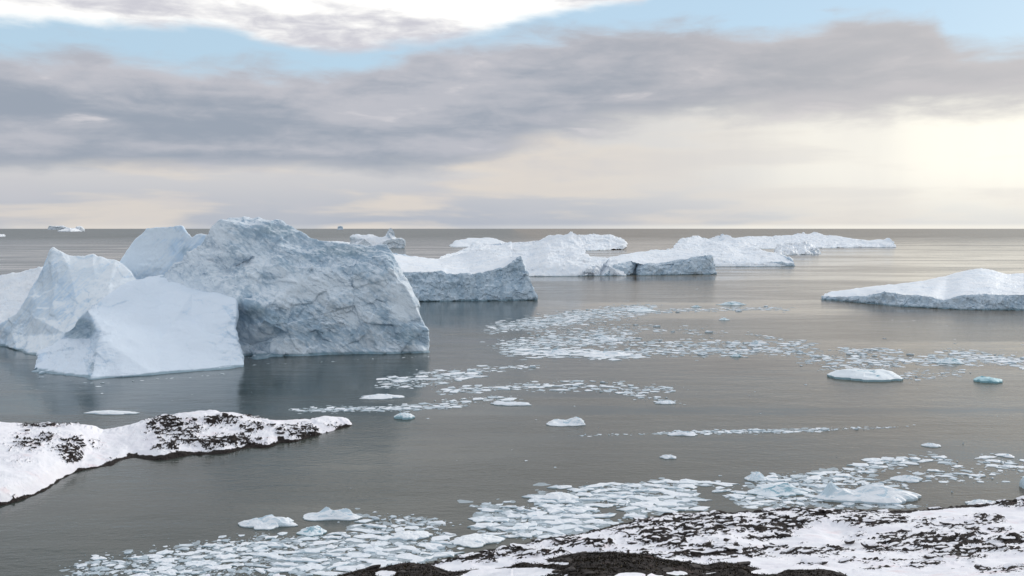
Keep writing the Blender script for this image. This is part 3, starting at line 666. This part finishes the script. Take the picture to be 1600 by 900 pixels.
hm = np.where(DD <= MD, zc + (MD - DD) * .27, zc - (DD - MD) * .85)
hm = np.where(DD < 30, np.interp(DD, [-60, 24, 30], [-40, 0, 0]) + hm - (30 - DD) * .12, hm)
kk = 1.2; Hs = np.maximum(H, hm) + kk * np.exp(-np.abs(H - hm) / kk) * .25
fade = sstep(.3, 3, H)
big_l = (1.1 * fbm(P0 * np.array([.035, .05, 0]) + 4, 3)).reshape(XX.shape)
mid_l = (.45 * fbm(P0 * np.array([.16, .24, 0]) + 9, 3)).reshape(XX.shape)
Hs = np.where(DD > 60, Hs + (big_l + mid_l) * (.35 + .65 * fade), Hs + .4 * lump)
V = np.stack([XX, YY, Hs], 2).reshape(-1, 3)
px, py = project(V)
far = V[:, 1] > 70
zs = zones(px, py, [(1010, 828, 92, 32, 1.05), (1085, 830, 126, 39, 1.10), (1180, 825, 80, 29, 1.10), (1215, 818, 69, 18, 1.15), (1290, 803, 80, 10, 1.15), (1350, 812, 92, 16, 1.00), (1000, 865, 138, 16, 0.80), (1120, 862, 138, 18, 0.95), (1260, 862, 138, 20, 0.72),
     (1420, 850, 126, 29, 0.88), (1500, 850, 103, 34, 1.05), (1560, 845, 103, 29, 0.95), (1590, 785, 39, 13, 1.25), (1540, 812, 46, 16, 0.90), (1460, 818, 103, 16, 0.60), (900, 850, 103, 13, 0.95), (820, 862, 103, 11, 1.00), (740, 872, 103, 11, 1.10), (1380, 880, 229, 18, 0.60), (1560, 890, 92, 11, 0.65)])
q = V.copy(); q[:, 2] = 0
xr = q[:, 0] * .94 + q[:, 1] * .34; yr = -q[:, 0] * .34 + q[:, 1] * .94
qq = np.stack([xr * .22, yr * .5, 0 * xr], 1)
rn = .6 * fbm(qq, 4) + .36 * ridged(qq * 2.3 + 3, 3) + .34 * fbm(q * np.array([.8, 1.3, 0]), 3)
rock = .95 * sstep(.24, .92, np.maximum(zs, .25) * (.57 + .92 * rn + .45 * fbm(q * np.array([1.6, 2.6, 0]) + 5, 2))) * far
rock = np.maximum(rock, (1 - sstep(.2, .7, V[:, 2] + .6 * fbm(q * .3, 2))) * far)
V[:, 2] += rock * (.10 + .55 * np.abs(fbm(q * np.array([.5, .8, 0]) + 7, 3)))
# heath cover on the near rise; snow lies in its hollows
hn = fbm(np.stack([xr * .5, yr * 1.1, 0 * xr], 1) + 2, 3)
hz = zones(px, py, [(640, 890, 130, 15, 1.3), (560, 900, 60, 14, 1.2), (720, 900, 60, 8, 1.0), (960, 880, 110, 26, 1.5), (880, 872, 40, 10, 1.3), (800, 884, 90, 6, 1.15), (1090, 885, 60, 14, 1.3), (1150, 888, 50, 12, 1.3), (1260, 900, 70, 12, 1.3), (1200, 905, 200, 14, 1.1), (980, 915, 260, 16, 1.1), (860, 905, 60, 8, .9)])
snowp = zones(px, py, [(800, 893, 70, 6, 1), (770, 900, 70, 5, 1), (605, 895, 22, 7, .9), (985, 898, 20, 4, .8), (1060, 895, 16, 4, .7), (1195, 893, 26, 5, 1), (880, 880, 18, 4, .8)])
near = (V[:, 1] < 60)
heath = np.where(near, sstep(.30, .62, hz - snowp * 1.1 + .30 * hn + np.where(py > 915, .6, 0)), 0)
rock = np.maximum(rock, heath * 1.6)
i = np.arange(len(dd) - 1)[:, None]; j = np.arange(nT - 1)[None]; a = i * nT + j
Q = np.stack([a, a + 1, a + 1 + nT, a + nT], 2).reshape(-1, 4)
keep = V[Q].max(1)[:, 2] > -3
shore = obj('snowy_shore', mesh('snowy_shore', V, Q[keep], M_LAND, True, {'rock': rock}), kind='structure')
VS = V.reshape(len(dd), nT, 3)
sp = []
cand = np.where((rock > .6) & far & (V[:, 2] > .6) & (px > 650) & (px < 1640) & (py < 905) & (py > 770))[0]
for i in rng.choice(cand, 260, replace=False):
    s_ = random.uniform(.22, .8); sp.append((V[i] + [0, 0, .05 * s_], s_ * random.uniform(1.2, 2.6), s_ * random.uniform(.8, 1.3), s_ * random.uniform(.5, .95), .35 + random.uniform(-.4, .4)))
rocks_on(shore, sp); sp = []
cand = np.where((heath > .6) & (V[:, 1] > 24) & (V[:, 1] < 41) & (px > 500) & (px < 1330))[0]
for i in rng.choice(cand, 90, replace=False):
    s_ = random.uniform(.06, .2); sp.append((V[i] + [0, 0, .1 * s_], s_ * random.uniform(1.2, 2.2), s_ * random.uniform(.8, 1.3), s_ * random.uniform(.5, .9), .35 + random.uniform(-.6, .6)))
rocks_on(shore, sp, mat=M_ROCK2)
# heath twigs: an uncountable mat of short shoots
cand = np.where((heath > .5) & (V[:, 1] > 23) & (V[:, 1] < 44) & (px > 440) & (px < 1420))[0]
nt = 20000
ix = rng.choice(cand, nt); base = V[ix] + np.stack([rng.normal(0, .05, nt), rng.normal(0, .05, nt), np.zeros(nt)], 1)
tone0 = np.clip(.45 + .5 * fbm(base * 1.1, 2) + rng.normal(0, .2, nt), 0, .9)
TV, TF, TT_ = [], [], []
for k in range(5):
    an = rng.random(nt) * 6.283; lean = rng.random(nt) * 2.2; ln = rng.uniform(.03, .09, nt); wd = rng.uniform(.008, .022, nt)
    d = np.stack([np.cos(an) * lean, np.sin(an) * lean, np.ones(nt)], 1); d /= np.linalg.norm(d, axis=1, keepdims=True)
    sd = np.stack([-np.sin(an), np.cos(an), 0 * an], 1) * wd[:, None]
    b0 = base + rng.normal(0, .03, (nt, 3)) * [1, 1, .2]; b0[:, 2] -= .01
    mid = b0 + d * (ln * .6)[:, None]; tip = b0 + d * ln[:, None]
    n0 = sum(len(x) for x in TV)
    TV += [b0, mid - sd, mid + sd, tip]
    r_ = np.arange(nt)
    TF += [np.stack([n0 + r_, n0 + nt + r_, n0 + 2 * nt + r_], 1), np.stack([n0 + 3 * nt + r_, n0 + 2 * nt + r_, n0 + nt + r_], 1)]
    tn = np.clip(tone0 + rng.normal(0, .12, nt), 0, .92); tn = np.where(rng.random(nt) < .03, 1, tn); TT_ += [tn] * 4
obj('heath', mesh('heath', np.concatenate(TV), np.concatenate(TF), M_HEATH, False, {'tone': np.concatenate(TT_)}), None,
    'dark brown heath twigs covering the near rise', 'heath', kind='stuff')

# ------------------------------------------------------------------ floating ice
def land_height(x, y):
    t = x / np.maximum(y, 14)
    return np.interp(y / np.interp(t, sht, shd) * 187, SP_D, SP_Z)
def slab(seed):
    r = np.random.default_rng(seed); n = int(r.integers(11, 17))
    th = np.sort(np.linspace(0, 2 * math.pi, n, endpoint=False) + r.normal(0, .17, n)); rad = np.clip(1 + r.normal(0, .24, n), .5, 1.5)
    el = r.uniform(.5, 1.0)
    c_ = np.stack([np.cos(th) * rad, np.sin(th) * rad * el], 1)
    rings = [(.5, .8 + .5 * r.random(n) + (r.random(n) < .15) * r.random(n) * 1.2), (.9, .7 + .5 * r.random(n)), (1.0, .35 + .3 * r.random(n)), (.98, np.full(n, -.8))]
    V = [[0, 0, 1.0 + .4 * r.random()]]
    for k, z in rings:
        V += [[c_[i, 0] * k, c_[i, 1] * k, z[i]] for i in range(n)]
    F = [[0, 1 + i, 1 + (i + 1) % n] for i in range(n)]
    for g in range(3):
        o = 1 + g * n
        for i in range(n):
            j = (i + 1) % n; F += [[o + i, o + n + i, o + n + j], [o + i, o + n + j, o + j]]
    return np.array(V), np.array(F)
SLABS = [slab(100 + k) for k in range(26)]
def crumb(seed):
    r = np.random.default_rng(seed); n = int(r.integers(6, 9))
    th = np.sort(np.linspace(0, 2 * math.pi, n, endpoint=False) + r.normal(0, .22, n)); rad = np.clip(1 + r.normal(0, .26, n), .5, 1.5); el = r.uniform(.5, 1)
    V = [[0, 0, 1 + .5 * r.random()]] + [[math.cos(t_) * q_ * .9, math.sin(t_) * q_ * .9 * el, .5 + .6 * r.random()] for t_, q_ in zip(th, rad)] + [[math.cos(t_) * q_, math.sin(t_) * q_ * el, -.8] for t_, q_ in zip(th, rad)]
    F = []
    for i in range(n):
        j = (i + 1) % n; F += [[0, 1 + i, 1 + j], [1 + i, 1 + n + i, 1 + n + j], [1 + i, 1 + n + j, 1 + j]]
    return np.array(V), np.array(F)
CRUMBS = [crumb(500 + k) for k in range(40)]
SLAB_ME = [mesh('ice_floe', v, f, M_FLOE, False) for v, f in SLABS]

def lump_ice(name, px, py, w, d, hs, mat, label, cat, seed, group='single drifting ice pieces', edge=.35):
    """drifting ice with real relief: w, d metres; hs = bumps (u, v, height, radius) in half-widths"""
    nr, na = 22, 64
    rr = np.linspace(0, 1, nr) ** .75; th = np.linspace(0, 2 * math.pi, na, endpoint=False)
    off = np.array([3.7 * seed, 1.3 * seed, .7 * seed])
    ed = 1 + .30 * fbm(np.stack([np.cos(th) * 1.7, np.sin(th) * 1.7, 0 * th], 1) + off, 4)
    hmax = max(h_[2] for h_ in hs); V = []
    for k, r in enumerate(rr):
        x = r * np.cos(th) * ed; y = r * np.sin(th) * ed
        c2 = np.stack([x, y, 0 * x], 1)
        z = np.full(na, edge)
        xw = x + .16 * fbm(c2 * 2.5 + off, 2); yw = y + .16 * fbm(c2 * 2.5 + off + 40, 2)
        for (u, v, h, rad) in hs: z = z + h * np.exp(-(((xw - u) ** 2 + (yw - v) ** 2) / rad ** 2) ** 1.3)
        z = z + (.22 * hmax + .08) * (chips(c2 * 2.3 + off, 5) + .35 * ridged(c2 * 3.5 + off, 2)) * (1 - r ** 5)
        z = np.maximum(z * (1 - r ** 8 * .5), .10 + .06 * np.sin(th * 5 + seed))
        V.append(np.stack([x * w / 2, y * d / 2, z], 1))
    V.append(np.stack([np.cos(th) * ed * .97 * w / 2, np.sin(th) * ed * .97 * d / 2, np.full(na, -.8)], 1))
    V = np.concatenate(V); F = []
    for k in range(nr):
        for i in range(na):
            j = (i + 1) % na; a_ = k * na
            F += [[a_ + i, a_ + na + i, a_ + na + j], [a_ + i, a_ + na + j, a_ + j]]
    p = sea(px, py); BLOCK.append((p[0], p[1], w / 2, d / 2))
    return obj(name, mesh(name, V, np.array(F), mat, False), None, label, cat, group, loc=p)
BLOCK = []; MARKS = []

def wpx(px, py, n): return n * sea(px, py)[1] / FPX
def piece(name, px, py, npx, asp, hs, mat, label, cat, seed, ref=None, **kw):
    if ref: MARKS.append((px, py, ref))
    w = wpx(px, py, npx); return lump_ice(name, px, py, w, w * asp, hs, mat, label, cat, seed, **kw)
B = 'growler'; FLO = 'floe'
piece('growler', 1355, 590, 108, .75, [(-.1, .0, 1.2, .7), (-.5, .2, .6, .3), (.5, .2, .9, .35)], M_TEAL, 'wide pale teal growler in the right middle distance', B, 1, edge=1.5, ref='wide teal growler')
piece('growler', 1541, 596, 40, .8, [(0, 0, .8, .8)], M_TURQ, 'small deep teal growler near the right edge', B, 2, edge=1.0, ref='small deep teal growler')
piece('growler', 886, 662, 66, .6, [(-.55, 0, .9, .45), (.5, 0, 1.5, .5)], M_WHITE, 'white saddle-shaped growler alone in open water at the centre', B, 3, ref='saddle-shaped growler')
piece('growler', 633, 653, 30, .8, [(-.1, 0, .7, .8)], M_TEAL, 'small rounded pale teal growler right of the island tip', B, 4, edge=.8, ref='small rounded teal growler')
piece('growler', 1362, 779, 162, .36, [(-.84, .1, 2.6, .18), (-.62, .05, 1.2, .25), (.02, .1, 1.2, .30), (.35, 0, .8, .5)], M_WHITE, 'long white ice piece with raised left horn beside the snowy shore', B, 5, edge=.9, ref='long horned ice piece')
piece('ice_floe', 1538, 789, 52, .5, [(0, 0, .55, .9)], M_WHITE, 'flat white floe with dark underside touching the right shore', FLO, 6, ref='shore-touching flat floe')
piece('growler', 415, 820, 84, .5, [(.35, .2, 1.2, .5), (-.5, 0, .5, .5)], M_WHITE, 'white wedge-shaped growler at the upper left of the brash ice', B, 7, ref='wedge-shaped growler')
piece('growler', 515, 808, 92, .4, [(-.14, .2, .9, .16), (.55, .1, .7, .2), (.25, .0, 1.0, .55), (-.65, .2, .3, .3)], M_WHITE, 'craggy white growler with small spikes left of the brash ice', B, 8, ref='craggy spiked growler')
piece('growler', 490, 832, 46, .7, [(0, .1, .9, .5)], M_TEAL, 'pale teal lump just below the craggy spiked growler', B, 9, ref='pale teal lump')
piece('growler', 1606, 762, 26, 1.0, [(0, 0, 1.2, .8)], M_WHITE, 'pale upright ice chunk cut by the right edge above the shore', B, 10, ref='upright right-edge chunk', edge=1.4)
piece('growler', 1213, 770, 84, .5, [(0, .2, 1.2, .7), (.5, 0, .8, .3)], M_TEAL, 'teal rimmed ice piece left of the long horned one', B, 11, ref='teal rimmed piece')
piece('growler', 1181, 749, 36, .7, [(0, 0, 1.3, .6)], M_WHITE, 'small white dome of ice at the top of the near brash ice', B, 12, ref='small white dome')
piece('ice_floe', 742, 845, 74, .75, [(0, 0, .35, .9)], M_WHITE, 'biggest flat white floe in the brash ice at lower centre', FLO, 13, edge=.3, ref='biggest flat floe')
piece('ice_floe', 640, 838, 66, .7, [(0, 0, .3, .9)], M_WHITE, 'flat oval white floe left of the biggest one', FLO, 14, edge=.3, ref='flat oval floe')
piece('ice_floe', 872, 777, 58, .6, [(0, 0, .5, .9)], M_WHITE, 'flat lens-shaped white floe at the top edge of the near brash', FLO, 15, edge=.3, ref='lens-shaped floe')
piece('ice_floe', 172, 646, 84, .28, [(0, 0, .4, .9)], M_WHITE, 'thin long white floe behind the snowy island', FLO, 16, edge=.3)
piece('ice_floe', 598, 621, 62, .5, [(0, 0, .6, .9)], M_WHITE, 'white floe between the big iceberg and the island tip', FLO, 17, edge=.3, ref='floe off the big iceberg')
piece('ice_floe', 1044, 715, 26, .7, [(0, 0, .35, .9)], M_FLOE, 'small lone white floe in open water below the brash streak', FLO, 18, edge=.25, ref='lone floe below the streak')
piece('ice_floe', 1455, 697, 27, .8, [(0, 0, .4, .9)], M_FLOE, 'small white floe alone in the right-hand open water', FLO, 19, edge=.25, ref='lone right-hand floe')
piece('ice_floe', 1420, 750, 48, .6, [(0, .1, .8, .6)], M_WHITE, 'white floe with low hump above the long horned piece', FLO, 20, edge=.3, ref='humped floe')
piece('growler', 1145, 476, 42, .5, [(-.2, 0, 1.8, .5), (.4, 0, 1.2, .4)], M_TEAL, 'grey-teal growler at the far edge of the middle ice field', B, 21, ref='far grey-teal growler')
piece('growler', 1131, 500, 16, .7, [(0, 0, 1.0, .6)], M_TEAL, 'tiny dark growler in the middle distance', B, 22)
piece('growler', 1088, 480, 14, .7, [(0, 0, 1.0, .6)], M_TEAL, 'tiny growler left of the grey-teal one', B, 23)
piece('growler', 940, 555, 84, .5, [(-.3, 0, 1.2, .5), (.45, .1, 1.5, .35)], M_WHITE, 'largest white ice piece in the middle ice field', B, 24, ref='largest middle-field piece')
piece('growler', 870, 552, 50, .5, [(0, 0, 1.3, .6)], M_FLOE, 'white ice piece left of the largest one in the middle field', B, 25, ref='second largest middle-field piece')
piece('growler', 945, 530, 40, .6, [(0, 0, 1.4, .5)], M_FLOE, 'rounded white ice piece above the largest one in the middle field', B, 26, ref='rounded middle-field piece')
piece('growler', 1483, 567, 44, .6, [(0, 0, 1.6, .6)], M_TEAL, 'pale growler behind the wide teal one on the right', B, 27, ref='pale growler behind the teal one')
piece('growler', 1180, 540, 22, .7, [(0, 0, 2.0, .5)], M_FLOE, 'small white knob of ice in the strip right of the middle field', B, 28, ref='small white knob')
piece('growler', 1000, 486, 50, .6, [(.1, 0, 1.8, .6)], M_TEAL, 'pale ice piece at the far tip of the middle ice field', B, 29, ref='far-tip ice piece')
piece('ice_floe', 800, 632, 62, .35, [(0, 0, .5, .9)], M_FLOE, 'white floe above the saddle-shaped growler', FLO, 30, edge=.3, ref='floe above the saddle growler')
piece('growler', 1150, 557, 18, .8, [(0, 0, 1, .6)], M_TEAL, 'tiny dark lump under the strip right of the middle field', B, 31)
piece('ice_floe', 1040, 630, 34, .5, [(0, 0, .4, .9)], M_FLOE, 'white floe at the lower right end of the scattered middle floes', FLO, 32, edge=.25, ref='lower right scatter floe')
piece('growler', 1066, 679, 54, .4, [(0, 0, .5, .7)], M_FLOE, 'white floe at the left end of the brash streak', FLO, 33, edge=.25, ref='streak-end floe')

# brash fields: (group, label, [(cx, cy, rx, ry, tilt, count, min px, max px)])
def line(x0, y0, x1, y1, ry, n, a, b, k=6):
    return [(x0 + (x1 - x0) * (i + .5) / k, y0 + (y1 - y0) * (i + .5) / k, abs(x1 - x0) / k * .7, ry, (y1 - y0) / (x1 - x0), n / k, a, b) for i in range(k)]
FIELDS = [
 ('floes in the near brash ice', 'flat ice floe in the dense brash ice off the near shore',
  line(120, 895, 420, 850, 16, 330, 3, 22, 5) + line(220, 900, 520, 872, 20, 300, 4, 26, 5) + line(330, 862, 560, 846, 14, 170, 4, 26, 4) + line(430, 872, 690, 862, 22, 330, 4, 34, 5) + line(520, 895, 700, 874, 12, 170, 6, 40, 4) +
  line(560, 828, 700, 846, 18, 130, 4, 30, 3) + line(610, 812, 700, 818, 8, 40, 3, 20, 2) +
  line(740, 800, 860, 812, 14, 110, 4, 34, 3) + line(770, 826, 900, 832, 16, 150, 4, 34, 3) + line(840, 785, 980, 775, 14, 200, 4, 34, 4) + line(850, 815, 1000, 800, 20, 330, 4, 36, 4) + line(960, 790, 1120, 778, 18, 330, 4, 34, 5) + line(930, 765, 1120, 760, 8, 130, 4, 28, 5) +
  line(1100, 785, 1300, 775, 16, 300, 4, 28, 5) + line(1180, 757, 1330, 742, 10, 150, 4, 28, 4) + line(1300, 795, 1450, 793, 6, 120, 4, 24, 4) + line(860, 838, 960, 822, 8, 110, 4, 30, 3)),
 ('floes in the scatter above the right shore', 'flat white floe in the loose scatter above the right shore',
  line(1330, 738, 1420, 722, 8, 50, 4, 26, 3) + line(1360, 722, 1440, 718, 5, 30, 5, 30, 3) + line(1460, 712, 1500, 730, 5, 18, 4, 22, 2) + line(1420, 745, 1560, 742, 10, 30, 4, 24, 4) + line(1540, 720, 1600, 735, 12, 24, 4, 26, 2) + line(1300, 752, 1420, 758, 8, 40, 4, 20, 3)),
 ('floes in the thin brash streak', 'small ice piece in the thin brash streak across open water',
  line(1040, 677, 1290, 672, 2.6, 240, 2, 16, 6) + line(1280, 671, 1400, 668, 2, 36, 1.5, 8, 3) + line(900, 681, 1040, 677, 1.5, 20, 1.5, 8, 3)),
 ('floes in the middle ice field', 'ice piece in the middle ice field beyond open water',
  line(770, 514, 900, 496, 7, 330, 2, 14, 4) + line(820, 510, 1010, 484, 10, 420, 2, 16, 5) + line(880, 492, 1010, 480, 5, 220, 2, 14, 4) + line(1000, 486, 1220, 482, 3, 170, 2, 12, 6) + line(785, 540, 990, 530, 8, 420, 2, 18, 5) + line(800, 550, 990, 554, 6, 360, 3, 24, 5) + line(840, 525, 990, 516, 8, 190, 2, 14, 4)),
 ('ice pieces right of the middle field', 'ice piece in the loose strip right of the middle field',
  line(990, 548, 1260, 548, 8, 260, 2, 18, 6) + line(1000, 536, 1260, 537, 4, 110, 2, 20, 6) + line(1010, 512, 1120, 522, 10, 30, 2, 14, 3) + line(1170, 522, 1240, 534, 3, 16, 2, 14, 2)),
 ('ice pieces in the right-hand strip', 'ice piece in the loose strip near the right edge',
  line(1260, 562, 1600, 562, 8, 260, 2, 20, 6) + line(1310, 548, 1400, 548, 4, 60, 2, 16, 3) + line(1480, 552, 1600, 568, 8, 110, 2, 22, 4) + line(1400, 590, 1500, 582, 7, 36, 2, 14, 3) + line(1290, 575, 1400, 570, 6, 60, 2, 14, 3)),
 ('ice pieces strung off the big iceberg', 'ice piece in the broken floes strung right of the big iceberg',
  line(600, 596, 730, 588, 5, 80, 3, 22, 4) + line(660, 584, 760, 584, 5, 50, 3, 24, 3) + line(600, 605, 690, 600, 4, 20, 3, 18, 2) + line(690, 612, 840, 602, 5, 70, 3, 24, 4) + line(740, 578, 840, 572, 4, 30, 2, 18, 3) + line(690, 630, 800, 622, 5, 36, 3, 24, 3)),
 ('ice pieces beyond the island tip', 'ice piece in the pale strip beyond the island tip',
  line(470, 641, 640, 638, 3.5, 150, 2, 18, 4) + line(600, 638, 720, 634, 4, 80, 2, 20, 3)),
 ('ice pieces in mid water', 'small floe in the sparse scatter at mid picture',
  line(830, 606, 980, 604, 8, 60, 2, 22, 4) + line(960, 612, 1060, 606, 6, 40, 2, 20, 3) + line(990, 618, 1060, 630, 5, 30, 2, 16, 3) + line(900, 598, 960, 610, 4, 16, 3, 22, 2)),
 ('lone bits of ice in open water', 'tiny lone bit of ice in open water',
  line(60, 590, 150, 600, 1.5, 24, 1, 8, 3) + line(150, 600, 390, 582, 1.5, 40, 1, 7, 4) + line(400, 570, 670, 557, 1.2, 36, 1, 6, 4) + [(1300, 530, 400, 24, 0, 60, 1.2, 6), (800, 720, 700, 60, 0, 26, 1.2, 6), (1200, 620, 400, 40, 0, 26, 1.2, 7), (300, 620, 300, 16, 0, 16, 1.2, 7), (1000, 500, 600, 20, 0, 40, 1.2, 6), (250, 400, 100, 8, 0, 8, 1.5, 5), (1100, 450, 400, 20, 0, 24, 1.2, 5), (100, 605, 90, 6, 0, 6, 3, 14)]),
]
MARKS += [(560, 662, 'island tip'), (300, 860, 'left thinning end of the brash'), (150, 895, 'lower left corner ice'), (560, 880, 'left end of the dark heath'), (840, 812, 'dense brash at centre'), (960, 795, 'dense brash above the rocks'), (1060, 775, 'dense brash below the streak'), (1290, 790, 'rocks by the horned piece'), (1350, 732, 'loose ice above the horned piece'), (460, 860, 'pale ice below the wedge growler'), (680, 800, 'upper tip of the central brash')]
allp = []
islv = np.array([sea(p[0], p[1]) for p in ISL[0] if p[2] == 'w'])
for gi, (grp, lab, cells) in enumerate(FIELDS):
    for cx, cy, rx, ry, tilt, n, a, b in cells:
        a *= .55; nn_ = max(1, int(round(n * 3.6))) if gi < 9 else max(1, int(n))
        for _ in range(nn_):
            x = random.gauss(0, .55) * rx; y = random.gauss(0, .55) * ry
            X_, Y_ = cx + x, cy + y + x * tilt
            sz = a + (b * .98 - a) * random.random() ** 4.6
            p = sea(X_, Y_)
            if land_height(p[0], p[1]) > -.9: continue
            if gi == 0 and vnoise(np.array([[p[0] * .09, p[1] * .06, 3.3]]))[0] < -.60 + .2 * (random.random() - .5): continue
            if any(abs(p[0] - bx) < bw + .4 and abs(p[1] - by) < bd + .4 for bx, by, bw, bd in BLOCK): continue
            allp.append((sz * 1.0, gi, p[0], p[1], sz * p[1] / FPX / 2))
allp.sort(reverse=True)
# drop pieces that would overlap a bigger one
grid = {}; kept = []
for it in allp:
    sz, gi, x, y, r = it
    cx, cy = int(x // 8), int(y // 8); ok = True
    for ax in (-1, 0, 1):
        for ay in (-1, 0, 1):
            for (x2, y2, r2) in grid.get((cx + ax, cy + ay), ()):
                if (x - x2) ** 2 + ((y - y2) * .9) ** 2 < ((r + r2) * .74) ** 2: ok = False; break
            if not ok: break
        if not ok: break
    if ok: grid.setdefault((cx, cy), []).append((x, y, r)); kept.append(it)
singles, rest = kept[:265], kept[265:]
print('floes', len(allp), len(kept))
ORD = ['nearest', 'second nearest', 'third nearest', 'fourth nearest', 'fifth nearest', 'sixth nearest', 'seventh nearest', 'eighth nearest', 'ninth nearest', 'tenth nearest', 'eleventh nearest', 'twelfth nearest',
       'thirteenth nearest', 'fourteenth nearest', 'fifteenth nearest', 'sixteenth nearest', 'seventeenth nearest', 'eighteenth nearest', 'nineteenth nearest', 'twentieth nearest']
buckets = {}
for k, (sz, gi, x, y, r) in enumerate(singles):
    fx, fy = project(np.array([[x, y, 0.2]])); fx, fy = fx[0], fy[0]
    dist, mk_ = min((math.hypot(fx - m[0], 3 * (fy - m[1])), m) for m in MARKS)
    dx, dy = fx - mk_[0], 3 * (fy - mk_[1])
    way = ('right of' if dx > 0 else 'left of') if abs(dx) > abs(dy) else ('below' if dy > 0 else 'above')
    buckets.setdefault((mk_[2], way), []).append((dist, k))
LAB = {}
for (ref, way), lst in buckets.items():
    for n_, (d_, k) in enumerate(sorted(lst)):
        size = 'broad' if singles[k][0] > 24 else ('mid-sized' if singles[k][0] > 16 else 'small')
        LAB[k] = '%s flat floe, %s of those %s the %s' % (size, ORD[min(n_, 19)], way, ref) if len(lst) > 1 else '%s flat floe just %s the %s' % (size, way, ref)
for k, (sz, gi, x, y, r) in enumerate(singles):
    grp = FIELDS[gi][0]
    o = obj('ice_floe', random.choice(SLAB_ME), None, LAB[k], 'floe', grp, loc=(x, y, 0))
    h = random.uniform(.10, .26) * min(1.3, .5 + r / 3)
    o.scale = (r * random.uniform(1.0, 1.6), r * random.uniform(.7, 1.05), h); o.rotation_euler = (0, 0, random.gauss(0, .3) + random.choice((0, math.pi)))
BV, BF, BT = [], [], []; n0 = 0
for sz, gi, x, y, r in rest:
    v, f = CRUMBS[random.randrange(len(CRUMBS))]; a = random.gauss(0, .4); ca, sa = math.cos(a), math.sin(a)
    h = random.uniform(.04, .20) * min(1.2, .45 + r / 2) * (random.uniform(1.5, 4) if random.random() < .1 else 1); r *= 1.1
    w = np.stack([(v[:, 0] * ca - v[:, 1] * sa) * r + x, (v[:, 0] * sa + v[:, 1] * ca) * r + y, v[:, 2] * h], 1)
    BV.append(w); BF.append(f + n0); n0 += len(v); BT.append(np.full(len(v), random.random() ** 1.2 * .75))
obj('brash_ice', mesh('brash_ice', np.concatenate(BV), np.concatenate(BF), M_BRASH, False, {'tone': np.concatenate(BT)}), None,
    'countless small bits of brash ice drifting between the floes', 'brash ice', kind='stuff')
# grey slush barely awash between the pieces
BV, BF = [], []; n0 = 0; hh = 0
for gi, (grp, lab, cells) in enumerate(FIELDS[:8]):
    for cx, cy, rx, ry, tilt, n, a_, b_ in cells:
        for _ in range(int(n * 1.3)):
            x = random.gauss(0, .6) * rx; y = random.gauss(0, .6) * ry
            p = sea(cx + x, cy + y + x * tilt)
            if land_height(p[0], p[1]) > -.6: continue
            if gi == 0 and vnoise(np.array([[p[0] * .09, p[1] * .06, 3.3]]))[0] < -.55 + .2 * (random.random() - .5): continue
            v, f = CRUMBS[random.randrange(len(CRUMBS))]
            r = (a_ * .6 + (b_ - a_) * random.random() ** 3 * .8) * p[1] / FPX * .55; hh = (hh + 1) % 997
            an = random.gauss(0, .5); ca, sa = math.cos(an), math.sin(an)
            BV.append(np.stack([(v[:, 0] * ca - v[:, 1] * sa) * r + p[0], (v[:, 0] * sa + v[:, 1] * ca) * r + p[1], (v[:, 2] * .5 + .5) * .012 + .004 + hh * 2.5e-5], 1))
            BF.append(f + n0); n0 += len(v)
obj('slush_ice', mesh('slush_ice', np.concatenate(BV), np.concatenate(BF), M_SLUSH, False), None, 'thin grey slush lying awash between the floes', 'slush', kind='stuff')
